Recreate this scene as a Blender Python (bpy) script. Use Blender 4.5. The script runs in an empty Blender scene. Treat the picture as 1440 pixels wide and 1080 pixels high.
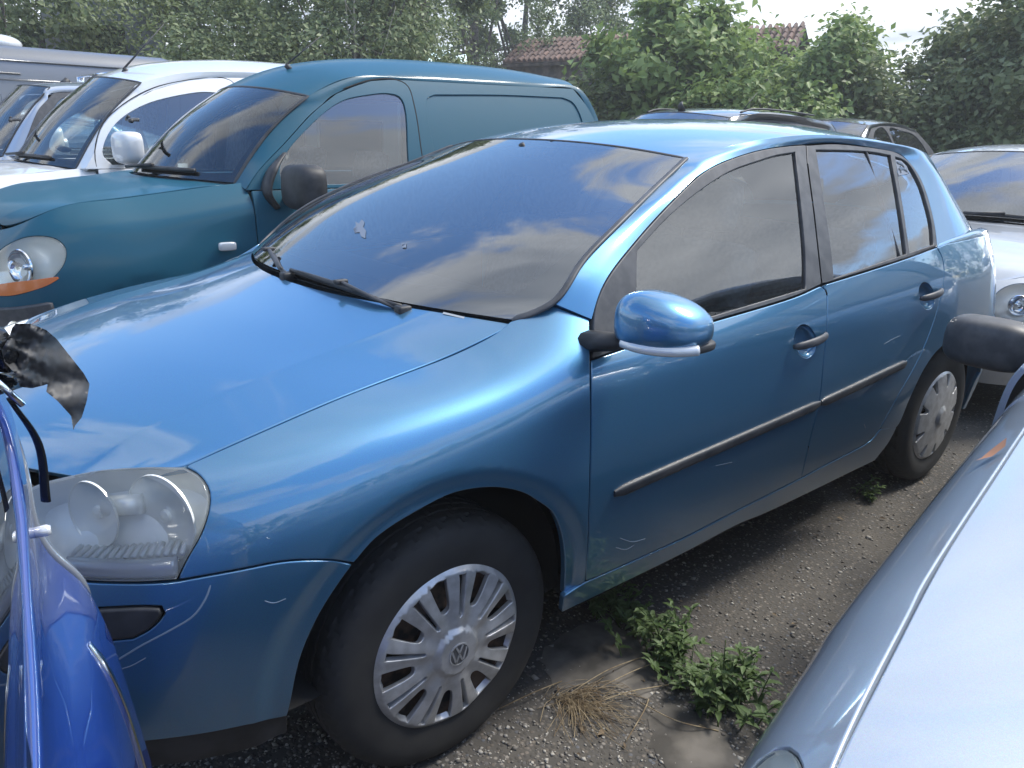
import bpy, bmesh, math, random
import numpy as np
from mathutils import Vector, Matrix
from mathutils.geometry import delaunay_2d_cdt
rad = math.radians
random.seed(7); RNG = np.random.default_rng(7)
scene = bpy.context.scene
COL = scene.collection

# ---------------------------------------------------------------- camera
# car axes: X = towards the tail of the blue hatchback, Y = away from the camera, Z = up (metres)
CAM_P = np.array([-0.883, -1.985, 1.405]); CAM_F = 1098.0      # focal length in px of a 1440 px wide frame
YAW, PITCH, ROLL = 0.713, -0.310, 0.032
def _axes():
    cy, sy, cp, sp, cr, sr = math.cos(YAW), math.sin(YAW), math.cos(PITCH), math.sin(PITCH), math.cos(ROLL), math.sin(ROLL)
    f = np.array([sy*cp, cy*cp, sp]); r = np.array([cy, -sy, 0.0]); u = np.cross(r, f)
    return cr*r+sr*u, -sr*r+cr*u, f
CR, CU, CD = _axes()
cam_data = bpy.data.cameras.new("camera"); cam = bpy.data.objects.new("camera", cam_data); COL.objects.link(cam)
cam_data.sensor_width = 36.0; cam_data.lens = CAM_F/1440*36; cam_data.clip_start = 0.05; cam_data.clip_end = 900
cam.matrix_world = Matrix(((CR[0], CU[0], -CD[0], CAM_P[0]), (CR[1], CU[1], -CD[1], CAM_P[1]),
                           (CR[2], CU[2], -CD[2], CAM_P[2]), (0, 0, 0, 1)))
scene.camera = cam

# ---------------------------------------------------------------- sky, sun, exposure
SUN_EL, SUN_AZ = rad(54), rad(106)        # azimuth clockwise from +Y
world = bpy.data.worlds.new("World"); scene.world = world; world.use_nodes = True
def build_world():
    nt = world.node_tree; nt.nodes.clear(); N = nt.nodes.new; L = nt.links.new
    out = N('ShaderNodeOutputWorld'); bg = N('ShaderNodeBackground'); L(bg.outputs[0], out.inputs[0])
    sky = N('ShaderNodeTexSky'); sky.sky_type = 'NISHITA'; sky.sun_disc = False
    sky.sun_elevation = SUN_EL; sky.sun_rotation = SUN_AZ; sky.air_density = 1.1; sky.dust_density = .6; sky.ozone_density = 2.5
    tc = N('ShaderNodeTexCoord'); sep = N('ShaderNodeSeparateXYZ'); L(tc.outputs['Generated'], sep.inputs[0])
    def m(op, a, b=None, clamp=False):
        n = N('ShaderNodeMath'); n.operation = op; n.use_clamp = clamp
        for i, s in enumerate((a, b)):
            if s is None: continue
            if isinstance(s, (int, float)): n.inputs[i].default_value = s
            else: L(s, n.inputs[i])
        return n.outputs[0]
    zz = m('MAXIMUM', sep.outputs[2], 0.0); den = m('ADD', zz, .16)
    px = m('DIVIDE', sep.outputs[0], den); py = m('DIVIDE', sep.outputs[1], den)
    cmb = N('ShaderNodeCombineXYZ'); L(m('ADD', m('MULTIPLY', px, .9), m('MULTIPLY', py, .45)), cmb.inputs[0]); L(m('SUBTRACT', m('MULTIPLY', py, .62), m('MULTIPLY', px, .35)), cmb.inputs[1]); cmb.inputs[2].default_value = CLOUD_SEED
    n1 = N('ShaderNodeTexNoise'); n1.inputs['Scale'].default_value = 1.15; n1.inputs['Detail'].default_value = 9; n1.inputs['Roughness'].default_value = .56; n1.inputs['Distortion'].default_value = .5
    L(cmb.outputs[0], n1.inputs['Vector'])
    hz = m('MULTIPLY', m('SUBTRACT', .42, zz, True), CLOUD_HZ)          # more cloud stacked towards the horizon
    dens = m('ADD', m('MULTIPLY_ADD', n1.outputs[0], 1.9) if False else m('ADD', m('MULTIPLY', n1.outputs[0], 1.9), -.45), hz)
    for (cx, cy, cr_, ck) in CLOUD_GAPS:                                # openings in the cloud, in the plane of the cloud layer
        d2 = m('POWER', m('ADD', m('POWER', m('SUBTRACT', px, cx), 2.0), m('POWER', m('SUBTRACT', py, cy), 2.0)), .5)
        dens = m('SUBTRACT', dens, m('MULTIPLY', m('SUBTRACT', 1.0, m('DIVIDE', d2, cr_), True), ck))
    cov = N('ShaderNodeMapRange'); cov.interpolation_type = 'SMOOTHSTEP'; L(dens, cov.inputs[0]); cov.inputs[1].default_value = CLOUD_LO; cov.inputs[2].default_value = CLOUD_HI
    n2 = N('ShaderNodeTexNoise'); n2.inputs['Scale'].default_value = 1.7; n2.inputs['Detail'].default_value = 6; L(cmb.outputs[0], n2.inputs['Vector'])
    ramp = N('ShaderNodeValToRGB'); L(n2.outputs[0], ramp.inputs[0])
    e = ramp.color_ramp.elements; e[0].position = .34; e[0].color = (2.0, 2.3, 2.8, 1); e[1].position = .66; e[1].color = (5.6, 5.9, 6.3, 1)
    mx = N('ShaderNodeMixRGB'); L(cov.outputs[0], mx.inputs[0]); hs = N('ShaderNodeHueSaturation'); hs.inputs['Saturation'].default_value = 1.2; hs.inputs['Hue'].default_value = .503; hs.inputs['Value'].default_value = 1.25; L(sky.outputs[0], hs.inputs['Color']); L(hs.outputs[0], mx.inputs[1]); L(ramp.outputs[0], mx.inputs[2])
    L(mx.outputs[0], bg.inputs[0]); bg.inputs[1].default_value = 0.15
CLOUD_SEED, CLOUD_HZ, CLOUD_LO, CLOUD_HI = 3.1, .30, .40, .58
CLOUD_GAPS = [(.42, 1.32, .78, .62), (.28, -.80, .55, .55), (-.5, -1.6, .6, .5), (2.6, 1.12, .60, .45), (3.0, -.30, .9, .30), (1.5, -.85, .75, -.45), (-1.2, .6, .8, .25)]
build_world()
sun_d = bpy.data.lights.new("sun", 'SUN'); sun_d.energy = 2.4; sun_d.angle = rad(18); sun_d.color = (1, .95, .87)
sun = bpy.data.objects.new("sun", sun_d); COL.objects.link(sun)
_sd = Vector((math.sin(SUN_AZ)*math.cos(SUN_EL), math.cos(SUN_AZ)*math.cos(SUN_EL), math.sin(SUN_EL)))
sun.rotation_euler = _sd.to_track_quat('Z', 'Y').to_euler(); sun.location = (0, 0, 30)
vs = scene.view_settings; vs.view_transform = 'Standard'; vs.look = 'None'; vs.exposure = 1.02; vs.gamma = 1; vs.use_curve_mapping = False
scene.render.engine = 'CYCLES'
scene.cycles.transparent_max_bounces = 24; scene.cycles.max_bounces = 8; scene.cycles.glossy_bounces = 5

# ---------------------------------------------------------------- materials
def mat(name, color=(.5,.5,.5), rough=.5, metal=0.0, coat=0.0, spec=.5, emit=None, build=None, ior=1.5):
    m = bpy.data.materials.new(name); m.use_nodes = True; nt = m.node_tree; b = nt.nodes['Principled BSDF']
    b.inputs['Base Color'].default_value = (*color, 1); b.inputs['Roughness'].default_value = rough; b.inputs['Metallic'].default_value = metal
    b.inputs['Coat Weight'].default_value = coat; b.inputs['Coat Roughness'].default_value = .02; b.inputs['Coat IOR'].default_value = 1.8; b.inputs['Specular IOR Level'].default_value = spec; b.inputs['IOR'].default_value = ior
    if build: build(nt, b)
    return m
def nnode(nt, t, **kw):
    n = nt.nodes.new(t)
    for k, v in kw.items():
        if k in n.inputs: n.inputs[k].default_value = v
        else: setattr(n, k, v)
    return n
def noise_mix(c1, c2, scale, lo=.4, hi=.6, detail=6, inp='Base Color', coords='Object', rough=None):
    def f(nt, b):
        tc = nnode(nt, 'ShaderNodeTexCoord'); n = nnode(nt, 'ShaderNodeTexNoise', Scale=scale, Detail=detail)
        nt.links.new(tc.outputs[coords], n.inputs['Vector'])
        r = nnode(nt, 'ShaderNodeValToRGB'); r.color_ramp.elements[0].position = lo; r.color_ramp.elements[1].position = hi
        r.color_ramp.elements[0].color = (*c1, 1); r.color_ramp.elements[1].color = (*c2, 1)
        nt.links.new(n.outputs[0], r.inputs[0]); nt.links.new(r.outputs[0], b.inputs[inp])
    return f
def paint(name, color, metal=.55, rough=.38, dirt=.0, dirt_col=(.12,.11,.09), zfade=.55, coat_rough=.015, coat=1.0):
    def f(nt, b):
        L = nt.links.new
        tc = nnode(nt, 'ShaderNodeTexCoord')
        v = nnode(nt, 'ShaderNodeTexVoronoi', Scale=1400.0); L(tc.outputs['Object'], v.inputs['Vector'])      # metallic flake
        mx = nnode(nt, 'ShaderNodeMixRGB', Fac=.16); mx.inputs[1].default_value = (*color, 1); mx.blend_type = 'SOFT_LIGHT'
        L(v.outputs['Color'], mx.inputs[2])
        n = nnode(nt, 'ShaderNodeTexNoise', Scale=9.0, Detail=10.0, Roughness=.7); L(tc.outputs['Object'], n.inputs['Vector'])
        sep = nnode(nt, 'ShaderNodeSeparateXYZ'); L(tc.outputs['Object'], sep.inputs[0])
        mr = nnode(nt, 'ShaderNodeMapRange'); mr.inputs[1].default_value = .15; mr.inputs[2].default_value = zfade; mr.inputs[3].default_value = .35; mr.inputs[4].default_value = 0.0
        L(sep.outputs[2], mr.inputs[0])
        a = nnode(nt, 'ShaderNodeMath', operation='ADD'); L(n.outputs[0], a.inputs[0]); L(mr.outputs[0], a.inputs[1])
        mr2 = nnode(nt, 'ShaderNodeMapRange'); mr2.inputs[1].default_value = .60; mr2.inputs[2].default_value = .95; mr2.inputs[3].default_value = 0; mr2.inputs[4].default_value = dirt
        L(a.outputs[0], mr2.inputs[0])
        mx2 = nnode(nt, 'ShaderNodeMixRGB'); L(mr2.outputs[0], mx2.inputs[0]); L(mx.outputs[0], mx2.inputs[1]); mx2.inputs[2].default_value = (*dirt_col, 1)
        L(mx2.outputs[0], b.inputs['Base Color'])
        m1 = nnode(nt, 'ShaderNodeMath', operation='MULTIPLY_ADD'); L(mr2.outputs[0], m1.inputs[0]); m1.inputs[1].default_value = .5; m1.inputs[2].default_value = coat_rough
        n3 = nnode(nt, 'ShaderNodeTexNoise', Scale=38.0, Detail=6.0, Roughness=.7); L(tc.outputs['Object'], n3.inputs['Vector'])     # thin dust film in the gloss
        m3 = nnode(nt, 'ShaderNodeMath', operation='MULTIPLY_ADD'); L(n3.outputs[0], m3.inputs[0]); m3.inputs[1].default_value = .02; L(m1.outputs[0], m3.inputs[2])
        L(m3.outputs[0], b.inputs['Coat Roughness'])
        inv = nnode(nt, 'ShaderNodeMath', operation='MULTIPLY_ADD'); L(mr2.outputs[0], inv.inputs[0]); inv.inputs[1].default_value = -metal; inv.inputs[2].default_value = metal
        L(inv.outputs[0], b.inputs['Metallic'])
    m = mat(name, color, rough, metal, coat, build=f); return m
def glass(name, tint=(.80,.88,.86), ior=1.62, rough=0.0, dirt=.04, dcol=.35):
    m = bpy.data.materials.new(name); m.use_nodes = True; nt = m.node_tree; nt.nodes.clear(); L = nt.links.new
    o = nnode(nt, 'ShaderNodeOutputMaterial'); t = nnode(nt, 'ShaderNodeBsdfTransparent'); t.inputs[0].default_value = (*tint, 1)
    g = nnode(nt, 'ShaderNodeBsdfGlossy', Roughness=rough); g.inputs[0].default_value = (1, 1, 1, 1)
    fr = nnode(nt, 'ShaderNodeFresnel', IOR=ior); mx = nnode(nt, 'ShaderNodeMixShader')
    L(fr.outputs[0], mx.inputs[0]); L(t.outputs[0], mx.inputs[1]); L(g.outputs[0], mx.inputs[2])
    d = nnode(nt, 'ShaderNodeBsdfDiffuse'); d.inputs[0].default_value = (dcol, dcol*1.02, dcol*1.01, 1)
    tc = nnode(nt, 'ShaderNodeTexCoord'); n = nnode(nt, 'ShaderNodeTexNoise', Scale=1.6, Detail=5.0, Roughness=.6); L(tc.outputs['Object'], n.inputs['Vector'])
    mr = nnode(nt, 'ShaderNodeMapRange'); mr.inputs[1].default_value = .35; mr.inputs[2].default_value = .8; mr.inputs[3].default_value = dirt*.5; mr.inputs[4].default_value = dirt*2.2; L(n.outputs[0], mr.inputs[0])
    mx2 = nnode(nt, 'ShaderNodeMixShader'); L(mr.outputs[0], mx2.inputs[0]); L(mx.outputs[0], mx2.inputs[1]); L(d.outputs[0], mx2.inputs[2])
    L(mx2.outputs[0], o.inputs[0]); return m
M = {}
M['golf'] = paint('blue metallic paint', (.062,.200,.355), .66, .36, dirt=.2)
M['teal'] = paint('teal paint', (.006,.075,.120), .0, .5, dirt=.15, coat_rough=.12, coat=.22); M['teal'].node_tree.nodes['Principled BSDF'].inputs['Specular IOR Level'].default_value = .22
M['white'] = paint('white paint', (.64,.66,.68), 0, .45, dirt=.2)
M['silver'] = paint('silver paint', (.44,.47,.51), .6, .34, dirt=.2)
M['silver2'] = paint('pale silver paint', (.34,.385,.44), .5, .36, dirt=.14)
M['deepblue'] = paint('deep blue paint', (.006,.035,.23), .25, .4, dirt=.1)
M['darkgrey'] = paint('dark grey paint', (.055,.06,.068), .5, .36, dirt=.2)
M['vangrey'] = paint('matt grey van paint', (.105,.115,.135), .1, .6, dirt=.2, coat_rough=.3)
M['black'] = mat('black plastic', (.022,.023,.026), .55, build=noise_mix((.018,.019,.021), (.04,.04,.043), 14))
M['trim'] = mat('weathered grey black trim', (.055,.057,.063), .5, build=noise_mix((.045,.047,.052), (.075,.076,.08), 22))
M['rub'] = mat('door strip plastic', (.03,.035,.042), .5, build=noise_mix((.020,.024,.030), (.042,.044,.048), 16))
M['gloss_black'] = mat('gloss black', (.012,.013,.015), .12)
M['rubber'] = mat('tyre rubber', (.026,.026,.028), .78, build=noise_mix((.022,.022,.023), (.032,.0315,.031), 9))
M['hubcap'] = mat('silver hubcap lacquer', (.49,.50,.51), .36, .45, .15, build=noise_mix((.42,.425,.43), (.54,.55,.56), 30))
M['steel'] = mat('rusty steel wheel', (.12,.10,.085), .6, .4, build=noise_mix((.05,.045,.045), (.20,.13,.09), 24))
M['chrome'] = mat('chrome', (.82,.83,.85), .09, 1.0)
M['reflector'] = mat('lamp reflector', (.90,.90,.84), .30, .30)
M['lampgrey'] = mat('lamp inner silver', (.82,.84,.82), .3, .0)
M['dark'] = mat('dark underbody', (.012,.012,.013), .9)
M['liner'] = mat('wheel arch liner', (.016,.016,.017), .8)
M['interior'] = mat('grey cabin plastic', (.085,.092,.10), .6)
M['seat'] = mat('seat cloth', (.13,.135,.145), .95, build=noise_mix((.11,.115,.125), (.16,.165,.175), 60))
M['roofliner'] = mat('pale roof lining', (.48,.49,.48), .95)
M['pale_panel'] = mat('pale painted partition', (.70,.82,.82), .6)
M['glass'] = glass('side glass', (.88,.98,.955), 2.35, dirt=.02); M['ws_clear'] = glass('van windscreen glass', (.90,.97,.96), 1.9, dirt=.012); M['ws'] = glass('windscreen glass', (.60,.74,.80), 3.1, dirt=.010)
M['darkglass'] = glass('dark glass', (.25,.28,.28), 1.8)
M['lens'] = glass('headlamp lens', (.97,.98,.97), 1.5, .03, dirt=.10, dcol=.74)
M['lens_clear'] = glass('clear lamp lens', (.97,.98,.97), 1.5, .01, dirt=.02)
M['sticker'] = mat('pale sticker', (.15,.18,.23), .6)
M['emblem'] = mat('dull grey emblem', (.16,.165,.17), .4, .5)
M['mirror'] = mat('mirror glass', (.8,.82,.84), .03, 1.0)
M['orange'] = mat('orange lens', (.62,.16,.03), .25, coat=.4)
M['redlens'] = mat('red lens', (.42,.02,.015), .2, coat=.6)
M['clearlens'] = mat('clear grey lens', (.62,.64,.65), .18, .2, .6)

# ---------------------------------------------------------------- object helpers
def link(o, parent=None):
    COL.objects.link(o)
    if parent is not None: o.parent = parent
    return o
def thing(name, label, cat, loc=(0,0,0), group=None):
    o = bpy.data.objects.new(name, None); o.empty_display_size = .2; link(o); o.location = loc
    tag(o, label, cat, group); return o
def tag(o, label=None, cat=None, group=None, kind=None):
    if label: o['label'] = label
    if cat: o['category'] = cat
    if group: o['group'] = group
    if kind: o['kind'] = kind
    return o
def mesh_obj(name, V, F, material, parent=None, normals=None, smooth=True, mats=None, midx=None):
    """V are world coordinates for children of things at the origin"""
    me = bpy.data.meshes.new(name)
    if isinstance(F, np.ndarray):
        V = np.asarray(V, float); n, k = F.shape; me.vertices.add(len(V)); me.vertices.foreach_set('co', V.ravel()); me.loops.add(n*k); me.loops.foreach_set('vertex_index', F.ravel().astype(np.int32))
        me.polygons.add(n); me.polygons.foreach_set('loop_start', np.arange(0, n*k, k, dtype=np.int32)); me.update(calc_edges=True)
    else: me.from_pydata([tuple(map(float, v)) for v in V], [], [tuple(map(int, f)) for f in F])
    if smooth: me.polygons.foreach_set('use_smooth', [True]*len(me.polygons))
    for mm in (mats or [material]): me.materials.append(mm)
    if midx is not None: me.polygons.foreach_set('material_index', list(map(int, midx)))
    me.update()
    if normals is not None:
        nn = np.nan_to_num(np.array(normals, float)); l = np.linalg.norm(nn, axis=1); nn[l < 1e-6] = (0, 0, 1); nn /= np.linalg.norm(nn, axis=1)[:, None]
        me.normals_split_custom_set_from_vertices([tuple(map(float, n)) for n in nn])
    return link(bpy.data.objects.new(name, me), parent)
class MB:
    """collects simple shapes into one mesh"""
    def __init__(s): s.V = []; s.F = []; s.MI = []
    def add(s, V, F, mi=0):
        o = len(s.V); s.V += [tuple(map(float, v)) for v in V]; s.F += [tuple(int(i)+o for i in f) for f in F]; s.MI += [mi]*len(F); return s
    def box(s, c, d, rot=None, mi=0, bev=0.0):
        c = np.array(c, float); d = np.array(d, float)/2
        bm = bmesh.new(); bmesh.ops.create_cube(bm, size=2)
        for v in bm.verts: v.co = Vector((v.co.x*d[0], v.co.y*d[1], v.co.z*d[2]))
        if bev > 0: bmesh.ops.bevel(bm, geom=list(bm.edges), offset=bev, segments=2, affect='EDGES', profile=.6)
        bm.verts.index_update(); V = np.array([v.co[:] for v in bm.verts]); F = [[v.index for v in f.verts] for f in bm.faces]; bm.free()
        if rot is not None: V = V @ np.array(Matrix(rot).to_3x3()).T
        return s.add(V+c, F, mi)
    def tube(s, pts, r, n=8, mi=0, cap=True, up=(0,0,1), flat=1.0):
        pts = np.array(pts, float); K = len(pts); rr = np.atleast_1d(np.array(r, float)); rr = np.interp(np.linspace(0, 1, K), np.linspace(0, 1, len(rr)), rr) if len(rr) > 1 else np.full(K, rr[0]); T = np.gradient(pts, axis=0)
        T /= np.linalg.norm(T, axis=1)[:, None]+1e-12; V = []
        a = np.cross(T[0], up)
        if np.linalg.norm(a) < 1e-3: a = np.cross(T[0], (1,.3,0))
        for i in range(K):
            a = a-T[i]*(a@T[i]); a /= np.linalg.norm(a)+1e-12; b = np.cross(T[i], a)
            for k in range(n):
                th = 2*math.pi*k/n; V.append(pts[i]+rr[i]*(math.cos(th)*a+flat*math.sin(th)*b))
        F = [(i*n+k, i*n+(k+1) % n, (i+1)*n+(k+1) % n, (i+1)*n+k) for i in range(K-1) for k in range(n)]
        if cap: F += [tuple(range(n-1, -1, -1)), tuple(range((K-1)*n, K*n))]
        return s.add(V, F, mi)
    def lathe(s, prof, axis_o, axis_d, ref, n=48, mi=0, closed=False):
        """prof: (radius, height along axis)"""
        d = np.array(axis_d, float); d /= np.linalg.norm(d); a = np.array(ref, float); a -= d*(a@d); a /= np.linalg.norm(a); b = np.cross(d, a); o = np.array(axis_o, float); V = []
        for (r, h) in prof:
            for k in range(n):
                t = 2*math.pi*k/n; V.append(o+d*h+r*(math.cos(t)*a+math.sin(t)*b))
        m = len(prof); F = [(i*n+k, i*n+(k+1) % n, ((i+1) % m)*n+(k+1) % n, ((i+1) % m)*n+k) for i in range(m if closed else m-1) for k in range(n)]
        return s.add(V, F, mi)
    def build(s, name, material, parent=None, smooth=True, mats=None, sharp=None):
        o = mesh_obj(name, s.V, s.F, material, parent, smooth=smooth, mats=mats, midx=s.MI if mats else None)
        if sharp: o.data.set_sharp_from_angle(angle=rad(sharp))
        return o

# ---------------------------------------------------------------- surfaces and panels
def cr(pts, n=8):
    """Catmull-Rom (centripetal) smoothing of an open polyline, any dimension"""
    P = np.array(pts, float)
    if len(P) < 3: return P
    Q = np.vstack([2*P[0]-P[1], P, 2*P[-1]-P[-2]]); out = []
    for i in range(1, len(Q)-2):
        p0, p1, p2, p3 = Q[i-1], Q[i], Q[i+1], Q[i+2]
        t0 = 0; t1 = t0+max(np.linalg.norm(p1-p0), 1e-9)**.5; t2 = t1+max(np.linalg.norm(p2-p1), 1e-9)**.5; t3 = t2+max(np.linalg.norm(p3-p2), 1e-9)**.5
        for t in np.linspace(t1, t2, n, endpoint=False):
            A1 = (t1-t)/(t1-t0)*p0+(t-t0)/(t1-t0)*p1; A2 = (t2-t)/(t2-t1)*p1+(t-t1)/(t2-t1)*p2; A3 = (t3-t)/(t3-t2)*p2+(t-t2)/(t3-t2)*p3
            B1 = (t2-t)/(t2-t0)*A1+(t-t0)/(t2-t0)*A2; B2 = (t3-t)/(t3-t1)*A2+(t-t1)/(t3-t1)*A3
            out.append((t2-t)/(t2-t1)*B1+(t-t1)/(t2-t1)*B2)
    out.append(P[-1]); return np.array(out)
def resample(P, h=None, n=None):
    P = np.array(P, float); s = np.r_[0, np.cumsum(np.linalg.norm(np.diff(P, axis=0), axis=1))]
    if n is None: n = max(2, int(round(s[-1]/h))+1)
    t = np.linspace(0, s[-1], n); return np.stack([np.interp(t, s, P[:, i]) for i in range(P.shape[1])], 1)
def ray(px):
    px = np.atleast_2d(np.array(px, float)); return (px[:, :1]-720)/CAM_F*CR-(px[:, 1:2]-540)/CAM_F*CU+CD
def at(px, axis, val):
    """the point of the scene a photo pixel shows, on the plane where coordinate 'axis' equals val"""
    d = ray(px); t = (np.array(val, float)-CAM_P[axis])/d[:, axis]; return CAM_P+d*t[:, None]
def proj(P):
    P = np.atleast_2d(P)-CAM_P; z = P@CD; return np.stack([720+CAM_F*(P@CR)/z, 540-CAM_F*(P@CU)/z], 1)
class Surf:
    ref = np.array([1.2, 0, .6]); rng = (0, 1, 0, 1)
    def normal(s, u, v):
        e = 1e-4*max(s.rng[1]-s.rng[0], 1e-3); e2 = 1e-4*max(s.rng[3]-s.rng[2], 1e-3)
        a = s(u+e, v)-s(u-e, v); b = s(u, v+e2)-s(u, v-e2); n = np.cross(a, b); n /= np.linalg.norm(n, axis=1)[:, None]+1e-15; return n*s.sign()
    def sign(s):
        if not hasattr(s, '_sg'):
            s._sg = 1.0; u = np.linspace(s.rng[0], s.rng[1], 7)[1:-1]; v = np.linspace(s.rng[2], s.rng[3], 7)[1:-1]; U, V = map(np.ravel, np.meshgrid(u, v))
            n = s.normal(U, V); s._sg = 1.0 if np.sum(n*(s(U, V)-s.ref)) > 0 else -1.0
        return s._sg
    def uv(s, target, fn, d=2, n=70, it=14):
        """parameters whose image under fn(P) is nearest to the targets"""
        u = np.linspace(s.rng[0], s.rng[1], n); v = np.linspace(s.rng[2], s.rng[3], n); U, V = map(np.ravel, np.meshgrid(u, v))
        P = s(U, V); Nn = s.normal(U, V); ok = np.sum(Nn*(CAM_P-P), 1) > 0 if d == 2 else np.ones(len(U), bool)
        U, V, P = U[ok], V[ok], P[ok]; I = fn(P); T = np.atleast_2d(target); k = [int(np.argmin(np.sum((I-t)**2, 1))) for t in T]
        uu, vv = U[k].copy(), V[k].copy(); eu = (s.rng[1]-s.rng[0])*1e-4; ev = (s.rng[3]-s.rng[2])*1e-4
        for _ in range(14):
            f0 = fn(s(uu, vv)); a = (fn(s(uu+eu, vv))-f0)/eu; b = (fn(s(uu, vv+ev))-f0)/ev; r = T-f0
            aa = np.sum(a*a, 1); bb = np.sum(b*b, 1); ab = np.sum(a*b, 1); ra = np.sum(a*r, 1); rb = np.sum(b*r, 1); det = aa*bb-ab*ab+1e-9*aa*bb+1e-30
            du = (ra*bb-rb*ab)/det; dv = (rb*aa-ra*ab)/det; mu, mv = (s.rng[1]-s.rng[0])*.06, (s.rng[3]-s.rng[2])*.06
            uu = np.clip(uu+np.clip(du, -mu, mu), s.rng[0]-.5*mu, s.rng[1]+.5*mu); vv = np.clip(vv+np.clip(dv, -mv, mv), s.rng[2]-.5*mv, s.rng[3]+.5*mv)
        return np.stack([uu, vv], 1)
    def px(s, pts, n=6): return s.uv(cr(pts, n), proj)
    def p3(s, pts, n=6): return s.uv(cr(pts, n), lambda P: P, d=3)
def spl(n):
    """matrix of natural cubic spline second derivatives for unit spaced knots"""
    if n < 3: return np.zeros((n, n))
    A = np.eye(n); B = np.zeros((n, n))
    for i in range(1, n-1): A[i, i-1:i+2] = (1, 4, 1); B[i, i-1:i+2] = (6, -12, 6)
    return np.linalg.solve(A, B)
class Grid(Surf):
    """smooth surface through a K x J net of points"""
    def __init__(s, C, post=None, ref=None):
        s.C = np.array(C, float); s.K, s.J = s.C.shape[:2]; s.rng = (0, s.K-1, 0, s.J-1); s.Mk, s.Mj = spl(s.K), spl(s.J); s.post = post
        if ref is not None: s.ref = np.array(ref)
    def w(s, t, n, Mm):
        i = np.clip(np.floor(t).astype(int), 0, n-2); x = t-i; y = 1-x; E = np.eye(n)
        return y[:, None]*E[i]+x[:, None]*E[i+1]+((y**3-y)/6)[:, None]*Mm[i]+((x**3-x)/6)[:, None]*Mm[i+1]
    def __call__(s, u, v):
        u = np.atleast_1d(np.array(u, float)); v = np.atleast_1d(np.array(v, float))
        P = np.einsum('nk,kjc,nj->nc', s.w(u, s.K, s.Mk), s.C, s.w(v, s.J, s.Mj)); return s.post(P) if s.post else P
class Func(Surf):
    def __init__(s, f, rng, ref=None):
        s.f = f; s.rng = rng
        if ref is not None: s.ref = np.array(ref)
    def __call__(s, u, v): return s.f(np.atleast_1d(np.array(u, float)), np.atleast_1d(np.array(v, float)))
class Off(Surf):
    def __init__(s, b, d): s.b = b; s.d = d; s.rng = b.rng; s.ref = b.ref
    def __call__(s, u, v): u = np.atleast_1d(u); v = np.atleast_1d(v); return s.b(u, v)+s.b.normal(u, v)*s.d
def inpoly(P, poly):
    x, y = P[:, 0], P[:, 1]; c = np.zeros(len(P), bool); n = len(poly)
    for i in range(n):
        x0, y0 = poly[i]; x1, y1 = poly[(i+1) % n]
        if y0 == y1: continue
        c ^= ((y0 > y) != (y1 > y)) & (x < (x1-x0)*(y-y0)/(y1-y0)+x0)
    return c
def bdist(P, poly):
    d = np.full(len(P), 1e9); n = len(poly)
    for i in range(n):
        a, b = poly[i], poly[(i+1) % n]; ab = b-a; t = np.clip(((P-a)@ab)/(ab@ab+1e-18), 0, 1); d = np.minimum(d, np.linalg.norm(P-a-t[:, None]*ab, axis=1))
    return d
def cdt(poly, holes, h, pts=None):
    loops = [np.array(poly)]+[np.array(q) for q in holes]
    lo, hi = loops[0].min(0), loops[0].max(0); gx = np.arange(lo[0], hi[0], h); gy = np.arange(lo[1], hi[1], h*.866); G = []
    for j, y in enumerate(gy): G.append(np.stack([gx+(.5*h if j % 2 else 0), np.full(len(gx), y)], 1))
    G = np.vstack(G) if G else np.zeros((0, 2)); k = inpoly(G, loops[0]) & (bdist(G, loops[0]) > .45*h)
    for q in loops[1:]: k &= ~inpoly(G, q) & (bdist(G, q) > .45*h)
    G = G[k]+np.random.default_rng(1).uniform(-.06, .06, (int(k.sum()), 2))*h; V = [Vector(p) for l in loops for p in l]; E = []; o = 0
    for l in loops: E += [(o+i, o+(i+1) % len(l)) for i in range(len(l))]; o += len(l)
    V += [Vector(p) for p in G]
    r = delaunay_2d_cdt(V, E, [], 0, 1e-7); VV = np.array([v[:] for v in r[0]]); F = np.array([f[:] for f in r[2] if len(f) == 3])
    c = VV[F].mean(1); k = inpoly(c, loops[0])
    for q in loops[1:]: k &= ~inpoly(c, q)
    return VV, F[k]
def loops_of(F):
    nxt = {}
    es = {}
    F = [f for f in F if len(set(f)) == 3]
    for a, b, c in F:
        for e in ((a, b), (b, c), (c, a)): es[e] = 1
    for (a, b) in es:
        if (b, a) not in es: nxt[a] = b
    out = []
    while nxt:
        s = next(iter(nxt)); l = [s]; n = nxt.pop(s)
        while n != s and n in nxt: l.append(n); n = nxt.pop(n)
        out.append(l)
    return out
def clean(q, S):
    """drop coincident neighbours"""
    P = S(q[:, 0], q[:, 1]); keep = [0]
    for i in range(1, len(q)):
        if np.linalg.norm(P[i]-P[keep[-1]]) > 1.2e-3: keep.append(i)
    if np.linalg.norm(P[keep[-1]]-P[0]) < 1.2e-3 and len(keep) > 3: keep.pop()
    return q[keep]
def outline(S, segs, h):
    """closed uv polygon from uv polylines, resampled in space, corners kept"""
    out = []
    for s in segs:
        P = S(s[:, 0], s[:, 1]); l = np.r_[0, np.cumsum(np.linalg.norm(np.diff(P, axis=0), axis=1))]; n = max(2, int(l[-1]/h)+1); t = np.linspace(0, l[-1], n)
        out.append(np.stack([np.interp(t, l, s[:, 0]), np.interp(t, l, s[:, 1])], 1))
    return clean(np.vstack(out), S)
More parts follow.
